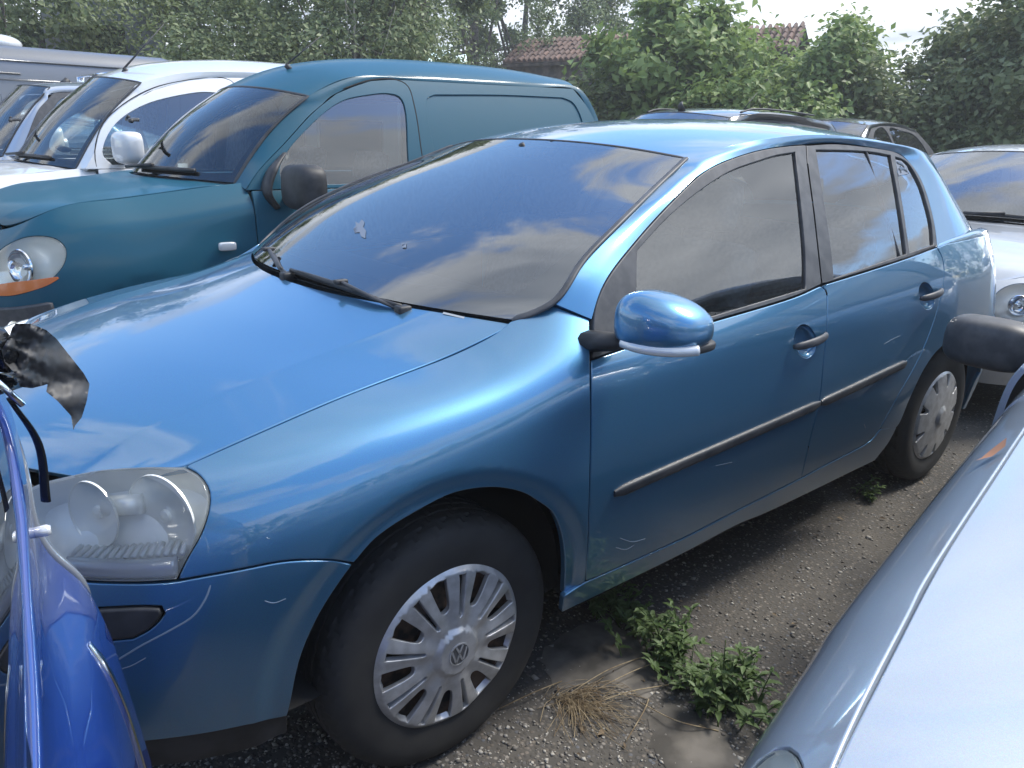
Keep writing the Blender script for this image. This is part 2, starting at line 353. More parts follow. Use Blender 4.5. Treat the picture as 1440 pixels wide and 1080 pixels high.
def panel(name, S, segs, holes=(), h=.02, hb=.012, g=.0015, r=.003, d=.012, material=None, parent=None, off=0.0, mirror=False, solid=True, thick=None):
    """a sheet of S inside the uv outline with rounded, inward turned edges; with mirror=True also its twin on the other side"""
    T = Off(S, off) if off else S
    clear = material is not None and material.name.startswith(('side glass', 'windscreen glass', 'van windscreen', 'dark glass', 'rear glass'))
    if clear: solid = False
    if clear and name in ('side_window', 'quarter_window', 'rear_window'): g, r = -.009, .0
    poly = outline(S, segs, hb); hl = [outline(S, q, hb) for q in holes]
    um, vm = poly.mean(0); eu = (S.rng[1]-S.rng[0])*1e-3; ev = (S.rng[3]-S.rng[2])*1e-3
    smp = poly[::max(1, len(poly)//12)]; su = np.mean(np.linalg.norm(S(smp[:, 0]+eu, smp[:, 1])-S(smp[:, 0]-eu, smp[:, 1]), axis=1))/(2*eu)
    sv = np.mean(np.linalg.norm(S(smp[:, 0], smp[:, 1]+ev)-S(smp[:, 0], smp[:, 1]-ev), axis=1))/(2*ev); sc = np.array([su, sv])
    def inset(q, amt):
        if amt <= 0: return q
        P = S(q[:, 0], q[:, 1]); N = S.normal(q[:, 0], q[:, 1]); e1 = P-np.roll(P, 1, 0); e2 = np.roll(P, -1, 0)-P
        e1 /= np.linalg.norm(e1, axis=1)[:, None]; e2 /= np.linalg.norm(e2, axis=1)[:, None]
        t = e1+e2; t /= np.linalg.norm(t, axis=1)[:, None]+1e-9; inn = np.cross(N, t); inn /= np.linalg.norm(inn, axis=1)[:, None]+1e-9
        k = np.clip(1/np.maximum(np.sqrt(np.clip((1+np.sum(e1*e2, 1))/2, 0, 1)), .5), 1, 2); mv = inn*(amt*k)[:, None]
        a = (S(q[:, 0]+eu, q[:, 1])-P)/eu; b = (S(q[:, 0], q[:, 1]+ev)-P)/ev; aa = np.sum(a*a, 1); bb = np.sum(b*b, 1); ab = np.sum(a*b, 1); ra = np.sum(a*mv, 1); rb = np.sum(b*mv, 1); det = aa*bb-ab*ab+1e-20
        dq = np.stack([(ra*bb-rb*ab)/det, (rb*aa-ra*ab)/det], 1)
        x = q*sc; area = np.sum(x[:, 0]*np.roll(x[:, 1], -1)-np.roll(x[:, 0], -1)*x[:, 1])
        # choose the sign that moves towards the inside
        s1, s2 = q+dq, q-dq; i1 = inpoly(s1*sc, x).mean(); return (s1, s2)[0 if i1 >= .5 else 1], (s2, s1)[0 if i1 >= .5 else 1]
    am = g+r
    if am > 0: poly = inset(poly, am)[0]; hl = [inset(q, am)[1] for q in hl]
    if am < 0: poly = inset(poly, -am)[1]
    V2, F = cdt(poly*sc, [q*sc for q in hl], h); uvs = V2/sc; P = T(uvs[:, 0], uvs[:, 1]); N = S.normal(uvs[:, 0], uvs[:, 1])
    if name == 'window_frame':
        ed = np.max([np.linalg.norm(P[F[:, i]]-P[F[:, (i+1) % 3]], axis=1) for i in range(3)], axis=0); F = F[ed < 4*h]
    fn = np.cross(P[F[:, 1]]-P[F[:, 0]], P[F[:, 2]]-P[F[:, 0]]); 
    if np.sum(fn*N[F[:, 0]]) < 0: F = F[:, ::-1]
    V = list(P); NN = list(N); FF = [tuple(f) for f in F]
    if solid:
        for lp in loops_of([tuple(f) for f in F]):
            if len(lp) < 8: continue
            q = P[lp]; n = N[lp]; t = np.roll(q, -1, 0)-np.roll(q, 1, 0); t /= np.linalg.norm(t, axis=1)[:, None]+1e-12; o = np.cross(t, n); o /= np.linalg.norm(o, axis=1)[:, None]+1e-12
            rings = [(q+o*.7*r-n*.3*r, (n+o)/1.414), (q+o*r-n*r, o), (q+o*r-n*(r+d), o)]; prev = lp; m = len(lp)
            for (Q, K) in rings:
                b = len(V); V += list(Q); NN += list(K); cur = list(range(b, b+m))
                FF += [(prev[i], cur[i], cur[(i+1) % m], prev[(i+1) % m]) for i in range(m)]; prev = cur
    V = np.array(V); NN = np.array(NN); ob = mesh_obj(name, V, FF, material, parent, None if clear else NN); res = [ob]
    if mirror:
        V2 = V*(1, -1, 1); N2 = NN*(1, -1, 1); res.append(mesh_obj(name, V2, [tuple(reversed(f)) for f in FF], material, parent if mirror is True else mirror, None if clear else N2))
    return res if mirror else ob
def L(*pts): return np.array(pts, float)
def seg(a, b, n=12): return np.linspace(np.array(a, float), np.array(b, float), n)
def full(S, pad=0.0, n=24):
    u0, u1, v0, v1 = S.rng; pu, pv = (u1-u0)*pad, (v1-v0)*pad; u0 += pu; u1 -= pu; v0 += pv; v1 -= pv
    return [seg((u0, v0), (u1, v0), n), seg((u1, v0), (u1, v1), n), seg((u1, v1), (u0, v1), n), seg((u0, v1), (u0, v0), n)]
def ribbon(name, pts, nrm, w, t, material, parent=None, mirror=False, taper=True):
    """moulding along a curve: width w along the surface, thickness t along the normals, rounded"""
    P = np.array(pts, float); N = np.array(nrm, float); T = np.gradient(P, axis=0); T /= np.linalg.norm(T, axis=1)[:, None]; B = np.cross(N, T); K = len(P); V = []
    prof = [(-.5, 0), (-.5, .5), (-.38, .9), (-.2, 1), (.2, 1), (.38, .9), (.5, .5), (.5, 0)]; n = len(prof)
    for i in range(K):
        k = 1.0
        if taper and (i == 0 or i == K-1): k = .55
        for (a, b) in prof: V.append(P[i]+B[i]*a*w*k+N[i]*b*t*k)
    F = [(i*n+j, i*n+j+1, (i+1)*n+j+1, (i+1)*n+j) for i in range(K-1) for j in range(n-1)]+[tuple(range(n)), tuple(range(K*n-1, (K-1)*n-1, -1))]
    V = np.array(V); o = mesh_obj(name, V, F, material, parent); o.data.set_sharp_from_angle(angle=rad(50))
    if mirror: o2 = mesh_obj(name, V*(1, -1, 1), [tuple(reversed(f)) for f in F], material, parent if mirror is True else mirror); o2.data.set_sharp_from_angle(angle=rad(50)); return [o, o2]
    return o
def hitY(px, y):
    P = at(px, 1, y); return P
def px_at(px, dist):
    d = ray([px])[0]; return CAM_P+d*(dist/math.hypot(d[0], d[1]))
# ================================================================ blue hatchback
golf = thing('hatchback', 'blue metallic five-door hatchback with silver wheel covers in the middle of the picture', 'car')
CC = np.array([1.2, 0, .6])
def plan_grid(st, post=None, ref=CC):
    C = []
    for (x, y, ang, zs, os, *ex) in st:           # station: widest point, outward angle in plan, heights, insets
        n = np.array([math.cos(ang), math.sin(ang)]); row = []
        for j, (z, o) in enumerate(zip(zs, os)):
            p = np.array([x, -y])-np.array([n[0], -n[1]])*o; row.append((p[0], p[1], z))
        C.append(row)
    return Grid(C, post, ref)
def lip(cx, cz, r0, depth=.013, band=.05):
    def f(P):
        P = P.copy(); rho = np.hypot(P[:, 0]-cx, P[:, 2]-cz); k = np.clip((r0+band-rho)/band, 0, 1); k = k*k*(3-2*k)
        k = np.where(P[:, 2] > .2, k, 0); P[:, 1] += np.where(P[:, 1] < 0, 1, -1)*depth*k; return P
    return f
R_ = rad
F = plan_grid([
 (-.870, .00, R_(180), [.20,.34,.50,.62,.70,.76,.80], [.06,.015,0,.01,.035,.06,.085]),
 (-.858, .27, R_(174), [.20,.34,.50,.62,.70,.765,.805], [.06,.015,0,.01,.035,.065,.10]),
 (-.812, .49, R_(160), [.20,.34,.50,.62,.705,.772,.812], [.058,.013,0,.009,.038,.078,.125]),
 (-.715, .655, R_(138), [.20,.34,.50,.62,.715,.782,.825], [.055,.012,0,.008,.038,.080,.135]),
 (-.57, .762, R_(117), [.21,.35,.50,.63,.735,.803,.848], [.05,.012,0,.004,.030,.075,.135]),
 (-.38, .822, R_(103), [.22,.36,.51,.64,.755,.832,.876], [.05,.015,.002,0,.019,.068,.143]),
 (-.15, .853, R_(95), [.23,.37,.52,.65,.775,.862,.910], [.05,.02,.004,0,.014,.062,.165]),
 (.10, .868, R_(91), [.24,.38,.52,.66,.795,.893,.952], [.055,.025,.008,0,.010,.050,.180]),
 (.30, .874, R_(90), [.24,.38,.52,.66,.80,.925,1.03], [.065,.03,.01,0,.006,.026,.155]),
 (.47, .877, R_(90), [.24,.38,.52,.66,.80,.935,1.08], [.07,.032,.011,0,.004,.018,.14]),
], lip(-.045, .355, .365))
belt = lambda x: np.interp(x, [0, .3, .81, 1.21, 1.33, 1.94, 2.13, 2.5, 3.3], [.925, .94, .958, .984, .995, 1.036, 1.055, 1.06, 1.03])
def drow(x): return [.24, .38, .52, .66, .80, .905+.03*max(0, (x-1)/1.2), float(belt(x))+.012]
D = plan_grid([
 (.08, .867, R_(91), drow(.3), [.06,.027,.009,0,.006,.020,.050]),
 (.35, .8745, R_(90), drow(.35), [.067,.031,.010,0,.006,.019,.048]),
 (.70, .8785, R_(90), drow(.7), [.072,.034,.011,0,.005,.016,.048]),
 (1.1, .880, R_(90), drow(1.1), [.074,.035,.012,0,.004,.014,.048]),
 (1.5, .880, R_(90), drow(1.5), [.074,.035,.012,0,.004,.014,.048]),
 (1.85, .8795, R_(89), drow(1.85), [.072,.034,.011,0,.004,.014,.050]),
 (2.15, .877, R_(88), drow(2.15), [.068,.032,.010,0,.004,.016,.056]),
 (2.45, .870, R_(86), drow(2.3), [.062,.028,.008,0,.006,.022,.070]),
 (2.75, .848, R_(80), drow(2.3), [.055,.024,.006,0,.010,.034,.085]),
 (2.98, .795, R_(66), drow(2.3), [.04,.012,0,.004,.025,.055,.11]),
 (3.13, .69, R_(44), drow(2.3), [.03,.005,0,.02,.06,.10,.16]),
 (3.22, .46, R_(18), drow(2.3), [.03,.004,0,.03,.09,.13,.18]),
 (3.26, .0, R_(0), drow(2.3), [.03,.004,0,.03,.09,.13,.18]),
], lip(2.53, .335, .39))
def gfun(X, Z):
    dz = Z-.97; y = .812-.40*dz-.34*dz*dz-.10*np.clip(X-2.0, 0, 9)**2-.05*np.clip(.6-X, 0, 9)**2; return np.stack([X, -y, Z], 1)
G = Func(gfun, (.15, 2.7, .85, 1.45), CC)
# windscreen
def wsC():
    side = resample(cr([(.236,.684,1.005),(.278,.716,1.023),(.313,.733,1.044),(.43,.710,1.130),(.632,.660,1.223),(.800,.605,1.284),(.976,.558,1.354)]), n=9)
    cen = np.array([(.03,0,1.02),(.90,0,1.390)]); C = []
    for y in np.linspace(-1, 1, 9):
        f = abs(y); col = []
        for k, e in zip(np.linspace(0, 1, 9), side):
            c = cen[0]+(cen[1]-cen[0])*k+np.array([-.5, 0, .86])*.026*math.sin(math.pi*k); g = 2.3; col.append((c[0]+(e[0]-c[0])*f**g, y*e[1], c[2]+(e[2]-c[2])*f**g))
        C.append(col)
    return C
W = Grid(wsC(), ref=(1.0, 0, .8))
edgeW = W(np.zeros(60), np.linspace(0, 8, 60))
_k0 = int(np.argmin(np.abs(proj(edgeW)[:, 0]-776)))
# cantrail / pillars strip
c2px = [(832,449),(836,432),(851.5,394),(892,340.5),(946,281),(987,243),(1021,225.6),(1072,210),(1120,204),(1173,201.5),(1227,207.5),(1260,214.5),(1280,229),(1297,256),(1313,309),(1318,346)]
C2 = [G(*G.uv(np.array(c2px[a:b], float), proj).T) for a, b in ((0, 7), (6, 12), (11, 16))]
C1 = [edgeW[_k0:], np.array([(.976,-.558,1.354),(1.12,-.567,1.383),(1.3,-.573,1.410),(1.6,-.578,1.432),(2.0,-.573,1.426),(2.30,-.572,1.405),(2.45,-.578,1.388)]),
      np.array([(2.45,-.578,1.388),(2.56,-.588,1.335),(2.66,-.598,1.27),(2.80,-.615,1.17),(2.95,-.645,1.055)])]
rows2, rows1 = [], []
for a, b, n in zip(C2, C1, (11, 8, 7)):
    A, B = resample(cr(a), n=n), resample(cr(b), n=n); rows2 += list(A[1 if rows2 else 0:]); rows1 += list(B[1 if rows1 else 0:])
rows2, rows1 = np.array(rows2), np.array(rows1)
def strip(r2, r1, bulge, t0=.35):
    C = []; b0 = bulge
    for i, (a, b) in enumerate(zip(r2, r1)):
        bulge = b0*(t0+(1-t0)*min(1, i/5))
        wd = np.linalg.norm(b-a); m = (a+b)/2; o = np.array([0, -.6, .5]); o -= (b-a)*(o@(b-a))/(wd*wd+1e-9); o /= np.linalg.norm(o)+1e-9
        C.append([a, a*.72+b*.28+o*bulge*wd*.85, a*.45+b*.55+o*bulge*wd, b])
    return C
Tst = Grid(strip(rows2, rows1, .075, 0.0), ref=(1.4, 0, .8))
# roof
roofc = cr([(.90,0,1.390),(1.1,0,1.428),(1.4,0,1.466),(1.7,0,1.480),(2.0,0,1.478),(2.3,0,1.455),(2.56,0,1.418)])
def roofC():
    c = resample(roofc, n=9); s = resample(cr(C1[1]), n=9); C = []
    for a, b in zip(c, s):
        row = []
        for y in (-1, -.86, -.62, -.32, 0, .32, .62, .86, 1):
            f = abs(y); row.append((a[0]+(b[0]-a[0])*f*f, y*abs(b[1]), a[2]+(b[2]-a[2])*f**2.3))
        C.append(row)
    return C
RF = Grid(roofC(), ref=(1.6, 0, .5))
# bonnet
seam_px = [(717,451.5),(697,468),(640,497),(560,528),(480,558.5),(367,607),(258,655.5)]
seam = F(*F.px(seam_px).T)
hoodc = cr([(-.79,0,.772),(-.70,0,.838),(-.50,0,.900),(-.25,0,.952),(-.06,0,.992),(.015,0,1.012)])
def hoodC():
    s = resample(seam[::-1], n=9); c = resample(hoodc, n=9); s[-1] = (.243, -.690, .998); C = []
    for a, b in zip(c, s):
        row = []
        for y in (-1, -.9, -.76, -.70, -.4, 0, .4, .70, .76, .9, 1):
            f = abs(y); g = np.interp(f, [0, .4, .70, .76, .9, 1], [0, .07, .235, .30, .65, 1.0])
            row.append((a[0]+(b[0]-a[0])*f**2.1, y*abs(b[1]), a[2]+(b[2]-a[2])*g))
        C.append(row)
    return C
H = Grid(hoodC(), ref=(-.2, 0, .3))

def uvl(S, *pts): return np.array(pts, float)
# ---- bonnet, windscreen, roof
panel('bonnet', H, full(H), h=.028, material=M['golf'], parent=golf, g=.0018)
wsp = panel('windscreen', W, full(W, .004), h=.04, material=M['ws'], parent=golf, g=0, r=.001, d=.004)
def rect(u0, u1, v0, v1, n=14, rr=None): return [seg((u0, v0), (u1, v0), n), seg((u1, v0), (u1, v1), n), seg((u1, v1), (u0, v1), n), seg((u0, v1), (u0, v0), n)]
panel('windscreen_frame', W, full(W, .002), [[cr([(.5,1.05),(2,.72),(4,.66),(6,.72),(7.5,1.05)], 6), cr([(7.5,1.05),(7.78,3.0),(7.78,5),(7.70,7.5)], 6), cr([(7.70,7.5),(6,7.74),(4,7.78),(2,7.74),(.30,7.5)], 6), cr([(.30,7.5),(.22,5),(.22,3.0),(.5,1.05)], 6)]],
      h=.03, material=M['gloss_black'], parent=wsp, off=-.006, g=0, r=.0005, d=.002)
e = cr(edgeW[::6]); 
for sgn in (1, -1):
    ee = np.array(edgeW)*(1, sgn, 1); nn = np.array([W.normal(np.array([0. if sgn == 1 else 8.]), np.array([t]))[0] for t in np.linspace(0, 8, 60)])
    ribbon('pillar_seal', ee+nn*.001, nn, .016, .006, M['trim'], golf)
topE = W(np.linspace(0, 8, 40), np.full(40, 8.)); ribbon('roof_seal', topE, W.normal(np.linspace(0, 8, 40), np.full(40, 8.)), .010, .002, M['black'], golf)
panel('roof', RF, full(RF), h=.04, material=M['golf'], parent=golf, g=.0, r=.002, d=.02)
for o in panel('pillar_frame', Tst, full(Tst, 0, 60), h=.012, hb=.02, material=M['golf'], parent=golf, g=0, r=.0006, d=.018, mirror=True): pass
# ---- front wing
hl_r = [(258,655.5),(279,668),(293,690),(292,720),(281,753),(264,783),(247.5,817)]
bseam = [(247.5,817.5),(333,802),(400,789.5),(443,787.5),(470,788.5),(498,793)]
archf = [(498,793),(530,757),(590,718),(640,694),(693,686.5),(733,693),(757,706),(777,722),(789,750),(794,787),(792.5,838)]
dseam = [(824,818),(827,770),(828.5,720),(831.5,593),(830.5,520),(830,448.5)]
wing_top = [(830,448.5),(800,438),(776,428)]
panel('front_wing', F, [F.px(bseam), F.px(archf), F.px([(792.5,838),(824,818)]), F.px(dseam), F.px(wing_top), F.px([(776,428),(753,440),(717,451.5)]), F.px(seam_px), F.px(hl_r)],
      h=.014, material=M['golf'], parent=golf, mirror=True)
# ---- bumper
u_in = F.px([(97,816)])[0]; ua = F.px([(405,1008)])[0]
lower = F.px([(97,816),(133,819),(200,820.5),(247.5,818)])
archb = [(498,793),(478,820),(447,870),(423,927),(410,987),(405,1008)]
rubF = [F.px([(90,856),(107,857),(200,853),(226,854)]), F.px([(226,854),(231,860),(213,883),(187,898)]), F.px([(187,898),(127,903),(90,903)])]
bot = F.px([(405,1008),(287,1033),(167,1048)])
ru0 = rubF[0][0]; ru1 = rubF[2][-1]
rub_loop = rubF+[np.vstack([ru1, (.35, ru1[1]+.02), (.35, ru0[1]+.02), ru0])]
panel('front_bumper', F, [F.px(bseam)[::-1]*1.0, lower[::-1], np.vstack([u_in, (2.0, 4.12), (1.2, 4.0), (.02, 3.9)]), np.array([(.02, 3.9), (.02, bot[-1][1])]), np.vstack([(.02, bot[-1][1]), (1.2, bot[-1][1]), bot[::-1]]), F.px(archb)[::-1]],
      [rub_loop], h=.016, material=M['golf'], parent=golf, mirror=True)
panel('bumper_strip', F, rub_loop, h=.02, material=M['black'], parent=golf, off=.004, g=.001, r=.006, d=.02, mirror=True)
panel('bumper_lip', F, [np.vstack([bot, (1.2, bot[-1][1]), (.02, bot[-1][1])]), np.array([(.02, bot[-1][1]), (.02, bot[-1][1]-.45)]), np.vstack([(.02, bot[-1][1]-.45), (2.6, bot[-1][1]-.45), ua+(0, -.42)]), np.vstack([ua+(0, -.42), ua])],
      h=.03, material=M['black'], parent=golf, off=-.008, mirror=True, g=0)
panel('grille', F, [np.array([(.0, 4.02), (1.2, 4.12), (2.0, 4.25)]), np.array([(2.0, 4.25), (2.1, 5.6)]), np.array([(2.1, 5.6), (0, 5.6)]), np.array([(0, 5.6), (0, 4.02)])], h=.03, material=M['black'], parent=golf, off=-.02, mirror=True, g=.004)
# ---- headlamp
hl = [F.px([(258,656),(280,668),(294,691),(292.5,720),(281,753),(264,783),(247.5,815)]), F.px([(247.5,815),(200,818),(133,817),(97,814),(60,806),(34,790)]),
      F.px([(34,790),(12,755),(10,715),(30,692),(63,676)]), F.px([(63,676),(133,661),(200,656),(258,656)])]
for o in panel('headlamp', F, hl, h=.015, material=M['lens'], parent=golf, off=.002, g=.002, r=.004, d=.006, mirror=True): pass
lampL, lampR = [o for o in golf.children if o.name.startswith('headlamp')][:2]
def lamp_parts(lens, mir):
    s = np.array([1, -1 if mir else 1, 1])
    Tb = Off(F, -.055); hb = outline(F, hl, .015); c = hb.mean(0); hs = c+(hb-c)*.97
    V = []; m = len(hb)
    for (q, o) in ((hb, -.003), (hs, -.035), (c+(hb-c)*.93, -.065)): V += list(F(q[:, 0], q[:, 1])+F.normal(q[:, 0], q[:, 1])*o)
    Fc = [(i+k*m, (i+1) % m+k*m, (i+1) % m+(k+1)*m, i+(k+1)*m) for k in (0, 1) for i in range(m)]
    mesh_obj('lamp_rim', np.array(V)*s, Fc, M['lampgrey'], lens)
    q = c+(hb-c)*.93; V2, FF = cdt(q*(1, .1), [], .08); uvv = V2/(1, .1); P = F(uvv[:, 0], uvv[:, 1])+F.normal(uvv[:, 0], uvv[:, 1])*-.065
    mesh_obj('lamp_back', P*s, FF, M['lampgrey'], lens)
    for (px, dep, r) in (((214, 724), .040, .078), ((112, 716), .036, .060)):
        q = F.px([px])[0]; p = (F(q[:1], q[1:])+F.normal(q[:1], q[1:])*-dep)[0]; ax = np.array([-.90, -.42, .03])
        mb = MB(); prof = [(r*1.02, -.002), (r*1.015, .002), (r*1.0, .002), (r*.98, -.001)]+[(r*t, -.013*(1-(t)**2)) for t in (.93, .8, .6, .4, .25)]+[(.012, -.012), (.011, -.006), (.0005, -.003)]
        mb.lathe(prof, p, ax, (0, 0, 1), 40); mb.V = [tuple(np.array(v)*s) for v in mb.V]
        mb.build('reflector', M['reflector'], lens, sharp=40)
    # bright bridge between the bowls and the ribbed shelf under them
    mb = MB(); a = F.px([(130, 700)])[0]; b = F.px([(185, 697)])[0]; pa = (F(a[:1], a[1:])+F.normal(a[:1], a[1:])*-.04)[0]; pb = (F(b[:1], b[1:])+F.normal(b[:1], b[1:])*-.04)[0]
    mb.tube([pa, (pa+pb)/2, pb], .018, 16); mb.V = [tuple(np.array(v)*s) for v in mb.V]; mb.build('lamp_bridge', M['reflector'], lens)
    mb = MB()
    for i in range(15):
        t = i/14; a0 = np.array((88+t*165, 773-10*abs(t-.3)), float); q = F.px([a0, a0+(0, 15)]); P = F(q[:, 0], q[:, 1]); N = F.normal(q[:, 0], q[:, 1])
        mb.tube([P[0]-N[0]*.045, P[1]-N[1]*.014], .0045, 6)
    mb.V = [tuple(np.array(v)*s) for v in mb.V]; mb.build('ribbed_shelf', M['lampgrey'], lens)
    mb = MB(); q = F.px([(90,797),(140,801),(200,802),(248,798)]); P = F(q[:, 0], q[:, 1])-F.normal(q[:, 0], q[:, 1])*.012; mb.tube(P, .012, 8, flat=1.5); mb.V = [tuple(np.array(v)*s) for v in mb.V]; mb.build('lamp_sill', M['clearlens'], lens)
lamp_parts(lampL, False); lamp_parts(lampR, True)
# ---- doors
beltF = [(831,506),(905,481),(1003,452),(1120,417),(1154,402)]
seamB = [(1154,402),(1161.5,409),(1163.5,430),(1163,460),(1158,510),(1153,560),(1140,615),(1127,672)]
botF = [(1127,672),(1033,719.5),(960,757),(890,789),(838,812),(824,818)]
frontF = [(824,818),(823.5,800),(827,770),(828.5,720),(831.5,593),(831,506)]
def dish(pxc, rx, ry, n=22): return [D.uv(np.array([(pxc[0]+rx*math.cos(t)*math.cos(.35)+ry*math.sin(t)*math.sin(.25), pxc[1]+ry*math.sin(t)-rx*math.cos(t)*math.sin(.35)) for t in np.linspace(0, 2*math.pi, n)]), proj)]
dF = dish((1132.5, 480), 15, 22); dR = dish((1303, 416), 10.5, 18)
fdoor = panel('front_door', D, [D.px(beltF), D.px(seamB), D.px(botF), D.px(frontF)], [dF], h=.02, material=M['golf'], parent=golf, mirror=True)
beltR = [(1155,401.5),(1225,380),(1283,361),(1318,348)]
rearR = [(1318,348),(1325,362),(1327.5,390),(1318,437),(1294,500),(1261,560),(1238,602)]
botR = [(1238,602),(1226,618),(1205,631),(1160,654),(1127,672)]
rdoor = panel('rear_door', D, [D.px(beltR), D.px(rearR), D.px(botR), D.px(seamB)[::-1]], [dR], h=.02, material=M['golf'], parent=golf, mirror=True)
def recess(loop, door, depth=.022):
    q = outline(D, loop, .006); c = q.mean(0); V = []; m = len(q)
    for k, o in ((1.0, -.002), (.97, -.010), (.85, -depth*.8), (.6, -depth), (.25, -depth), (.02, -depth)):
        p = c+(q-c)*k; V += list(D(p[:, 0], p[:, 1])+D.normal(p[:, 0], p[:, 1])*o)
    Fc = [(i+k*m, (i+1) % m+k*m, (i+1) % m+(k+1)*m, i+(k+1)*m) for k in range(5) for i in range(m)]
    V = np.array(V); mesh_obj('handle_recess', V, Fc, M['golf'], door[0]); mesh_obj('handle_recess', V*(1, -1, 1), Fc, M['golf'], door[1])
recess(dF, fdoor); recess(dR, rdoor)
def handle(pa, pb, door, w=.026):
    q = D.uv(np.array([pa, pb], float), proj); P = D(q[:, 0], q[:, 1]); N = D.normal(q[:, 0], q[:, 1]); a, b = P; n = N.mean(0); V = []
    ts = np.linspace(0, 1, 13); pts = [a+(b-a)*t+n*(.006+.022*math.sin(math.pi*min(max(t, .0), 1))**.55) for t in ts]; rr = [w/2*(.8+.2*math.sin(math.pi*t)) for t in ts]; rr[0] *= .6; rr[-1] *= .75
    for i, mm in enumerate((1, -1)):
        mb = MB(); mb.tube(pts, rr, 12, up=n, flat=.62); mb.V = [tuple(np.array(v)*(1, mm, 1)) for v in mb.V]; mb.build('door_handle', M['trim'], door[i])
    return
handle((1113, 487.5), (1158, 469.5), fdoor); handle((1291.5, 420), (1320, 408), rdoor)
# ---- sill, quarter panel, rear bumper
sill_top = [(793,839),(824,819),(838,813),(890,790),(960,758),(1033,720.5),(1127,673),(1160,655),(1205,632),(1226,619),(1239,603)]
panel('sill', D, [D.px(sill_top), D.px([(1239,603),(1250,602),(1261,601)]), D.px([(1261,601),(1250,622),(1230,648)]), D.px([(1230,648),(1077,722),(1040,737),(960,779),(790,862)]), D.px([(790,862),(793,839)])], h=.025, material=M['golf'], parent=golf, mirror=True, g=.0012)
arch_r = D.px([(1239,603),(1250,603),(1260,602),(1280,560),(1300,519),(1320,492),(1343,476),(1362,470.5)]); p3 = D.p3([(2.60,-.87,.70),(2.75,-.85,.665),(2.87,-.82,.57),(2.93,-.80,.44)])
tail = D.p3([(3.0,-.79,.47),(3.03,-.76,.62),(3.03,-.74,.78),(2.99,-.72,.95),(2.95,-.70,1.04)]); topQ = D.uv(np.array([(3.02,-.69,1.06),(2.8,-.75,1.07),(2.5,-.80,1.072),(2.25,-.82,1.067),(2.14,-.82,1.065)]), lambda P: P, d=3)
panel('rear_wing', D, [arch_r, p3, np.vstack([p3[-1], tail[0]]), tail, np.vstack([tail[-1], (tail[-1][0], 5.99)]), np.array([(tail[-1][0], 5.99), (6.2, 5.99)]), np.vstack([(6.2, 5.99), D.px([(1318,348)])[0]]), D.px(rearR)], h=.018, material=M['golf'], parent=golf, mirror=True)
q1 = resample(np.vstack([D.px([(1318,348)])[0], (6.6, 6.0), (7.4, 6.0), (8.2, 6.0), (9.25, 6.0)]), n=9); r1_ = D(q1[:, 0], np.minimum(q1[:, 1], 5.98))+np.array([0, .001, .000]); r2_ = Tst(np.full(9, Tst.K-1.02), np.linspace(0, 3, 9)); 
SH = Grid([[a, a*.7+b*.3+np.array([0,-.004,.012]), a*.3+b*.7+np.array([0,-.002,.008]), b] for a, b in zip(r1_, r2_)], ref=(2.4, -.3, .6)); panel('rear_shoulder', SH, full(SH), h=.02, hb=.015, material=M['golf'], parent=golf, mirror=True, g=0, r=.0005, d=.01)
bq = D.p3([(2.93,-.80,.30),(2.93,-.80,.44),(3.0,-.79,.47)])
panel('rear_bumper', D, [bq, np.array([bq[-1], (12, 2.6)]), np.array([(12, 2.6), (12, .1)]), np.array([(12, .1), (bq[0][0], .1)]), np.vstack([(bq[0][0], .1), bq[0]])], h=.03, material=M['golf'], parent=golf, mirror=True)
tl = D.p3([(3.0,-.74,.76),(2.965,-.74,.9),(2.95,-.72,1.02)]); panel('tail_lamp', D, [tl, np.vstack([tl[-1], (10.3, 5.7)]), np.array([(10.3, 5.7), (10.3, 3.9)]), np.vstack([(10.3, 3.9), tl[0]])], h=.03, material=M['redlens'], parent=golf, mirror=True, off=.004)
# tailgate: a loft between the two rear pillar edges
pe = resample(cr([(2.45,-.578,1.388),(2.56,-.588,1.335),(2.66,-.598,1.27),(2.80,-.615,1.17),(2.95,-.645,1.055),(3.03,-.66,.95),(3.08,-.66,.80),(3.12,-.62,.64)]), n=9)
TG = Grid([[(p[0]+(.17-.012*i)*(1-f*f), y*abs(p[1]), p[2]+.028*(1-f*f)) for y in np.linspace(-1, 1, 7) for f in [abs(y)]] for i, p in enumerate(pe)], ref=(1.5, 0, .6))
panel('tailgate', TG, full(TG), [rect(.7, 4.2, .45, 5.55)], h=.05, material=M['golf'], parent=golf); panel('rear_window', TG, rect(.68, 4.22, .43, 5.57), h=.06, material=M['glass'], parent=golf, off=-.004)
# ---- door frames and glass
outF = [(831,506),(832.5,470),(836,433),(851.5,395),(892,341.5),(946,282),(987,244),(1021,226.5),(1072,211),(1120,205),(1132.5,204.5)]
seamP = [(1132.5,204.5),(1134,230),(1143,300),(1154,400)]
bF = [(1154,400.5),(1120,416),(1003,451),(905,480),(831,506)]
glF = [G.px([(1116.5,215.5),(1090,220),(1071.8,225.6),(1024.6,243),(977,274.4),(939.6,306),(912,335),(895.5,354)]), G.px([(895.5,354),(894.5,413),(894.5,476)]), G.px([(894.5,476),(1003,443.5),(1131,405.5)]), G.px([(1131,405.5),(1131,360),(1125,290),(1116.5,215.5)])]
def frame(nm, outer, holes, door): 
    r = panel(nm, G, outer, holes, h=.02, hb=.012, material=M['trim'], parent=door[0], mirror=door[1], g=.0012, r=.003, d=.012, off=.004); return r
frame('window_frame', [G.px(outF), G.px(seamP), G.px(bF)], [glF], fdoor)
panel('side_window', G, glF, h=.05, material=M['glass'], parent=fdoor[0], mirror=fdoor[1], off=-.004, g=0, r=.0005, d=.003)
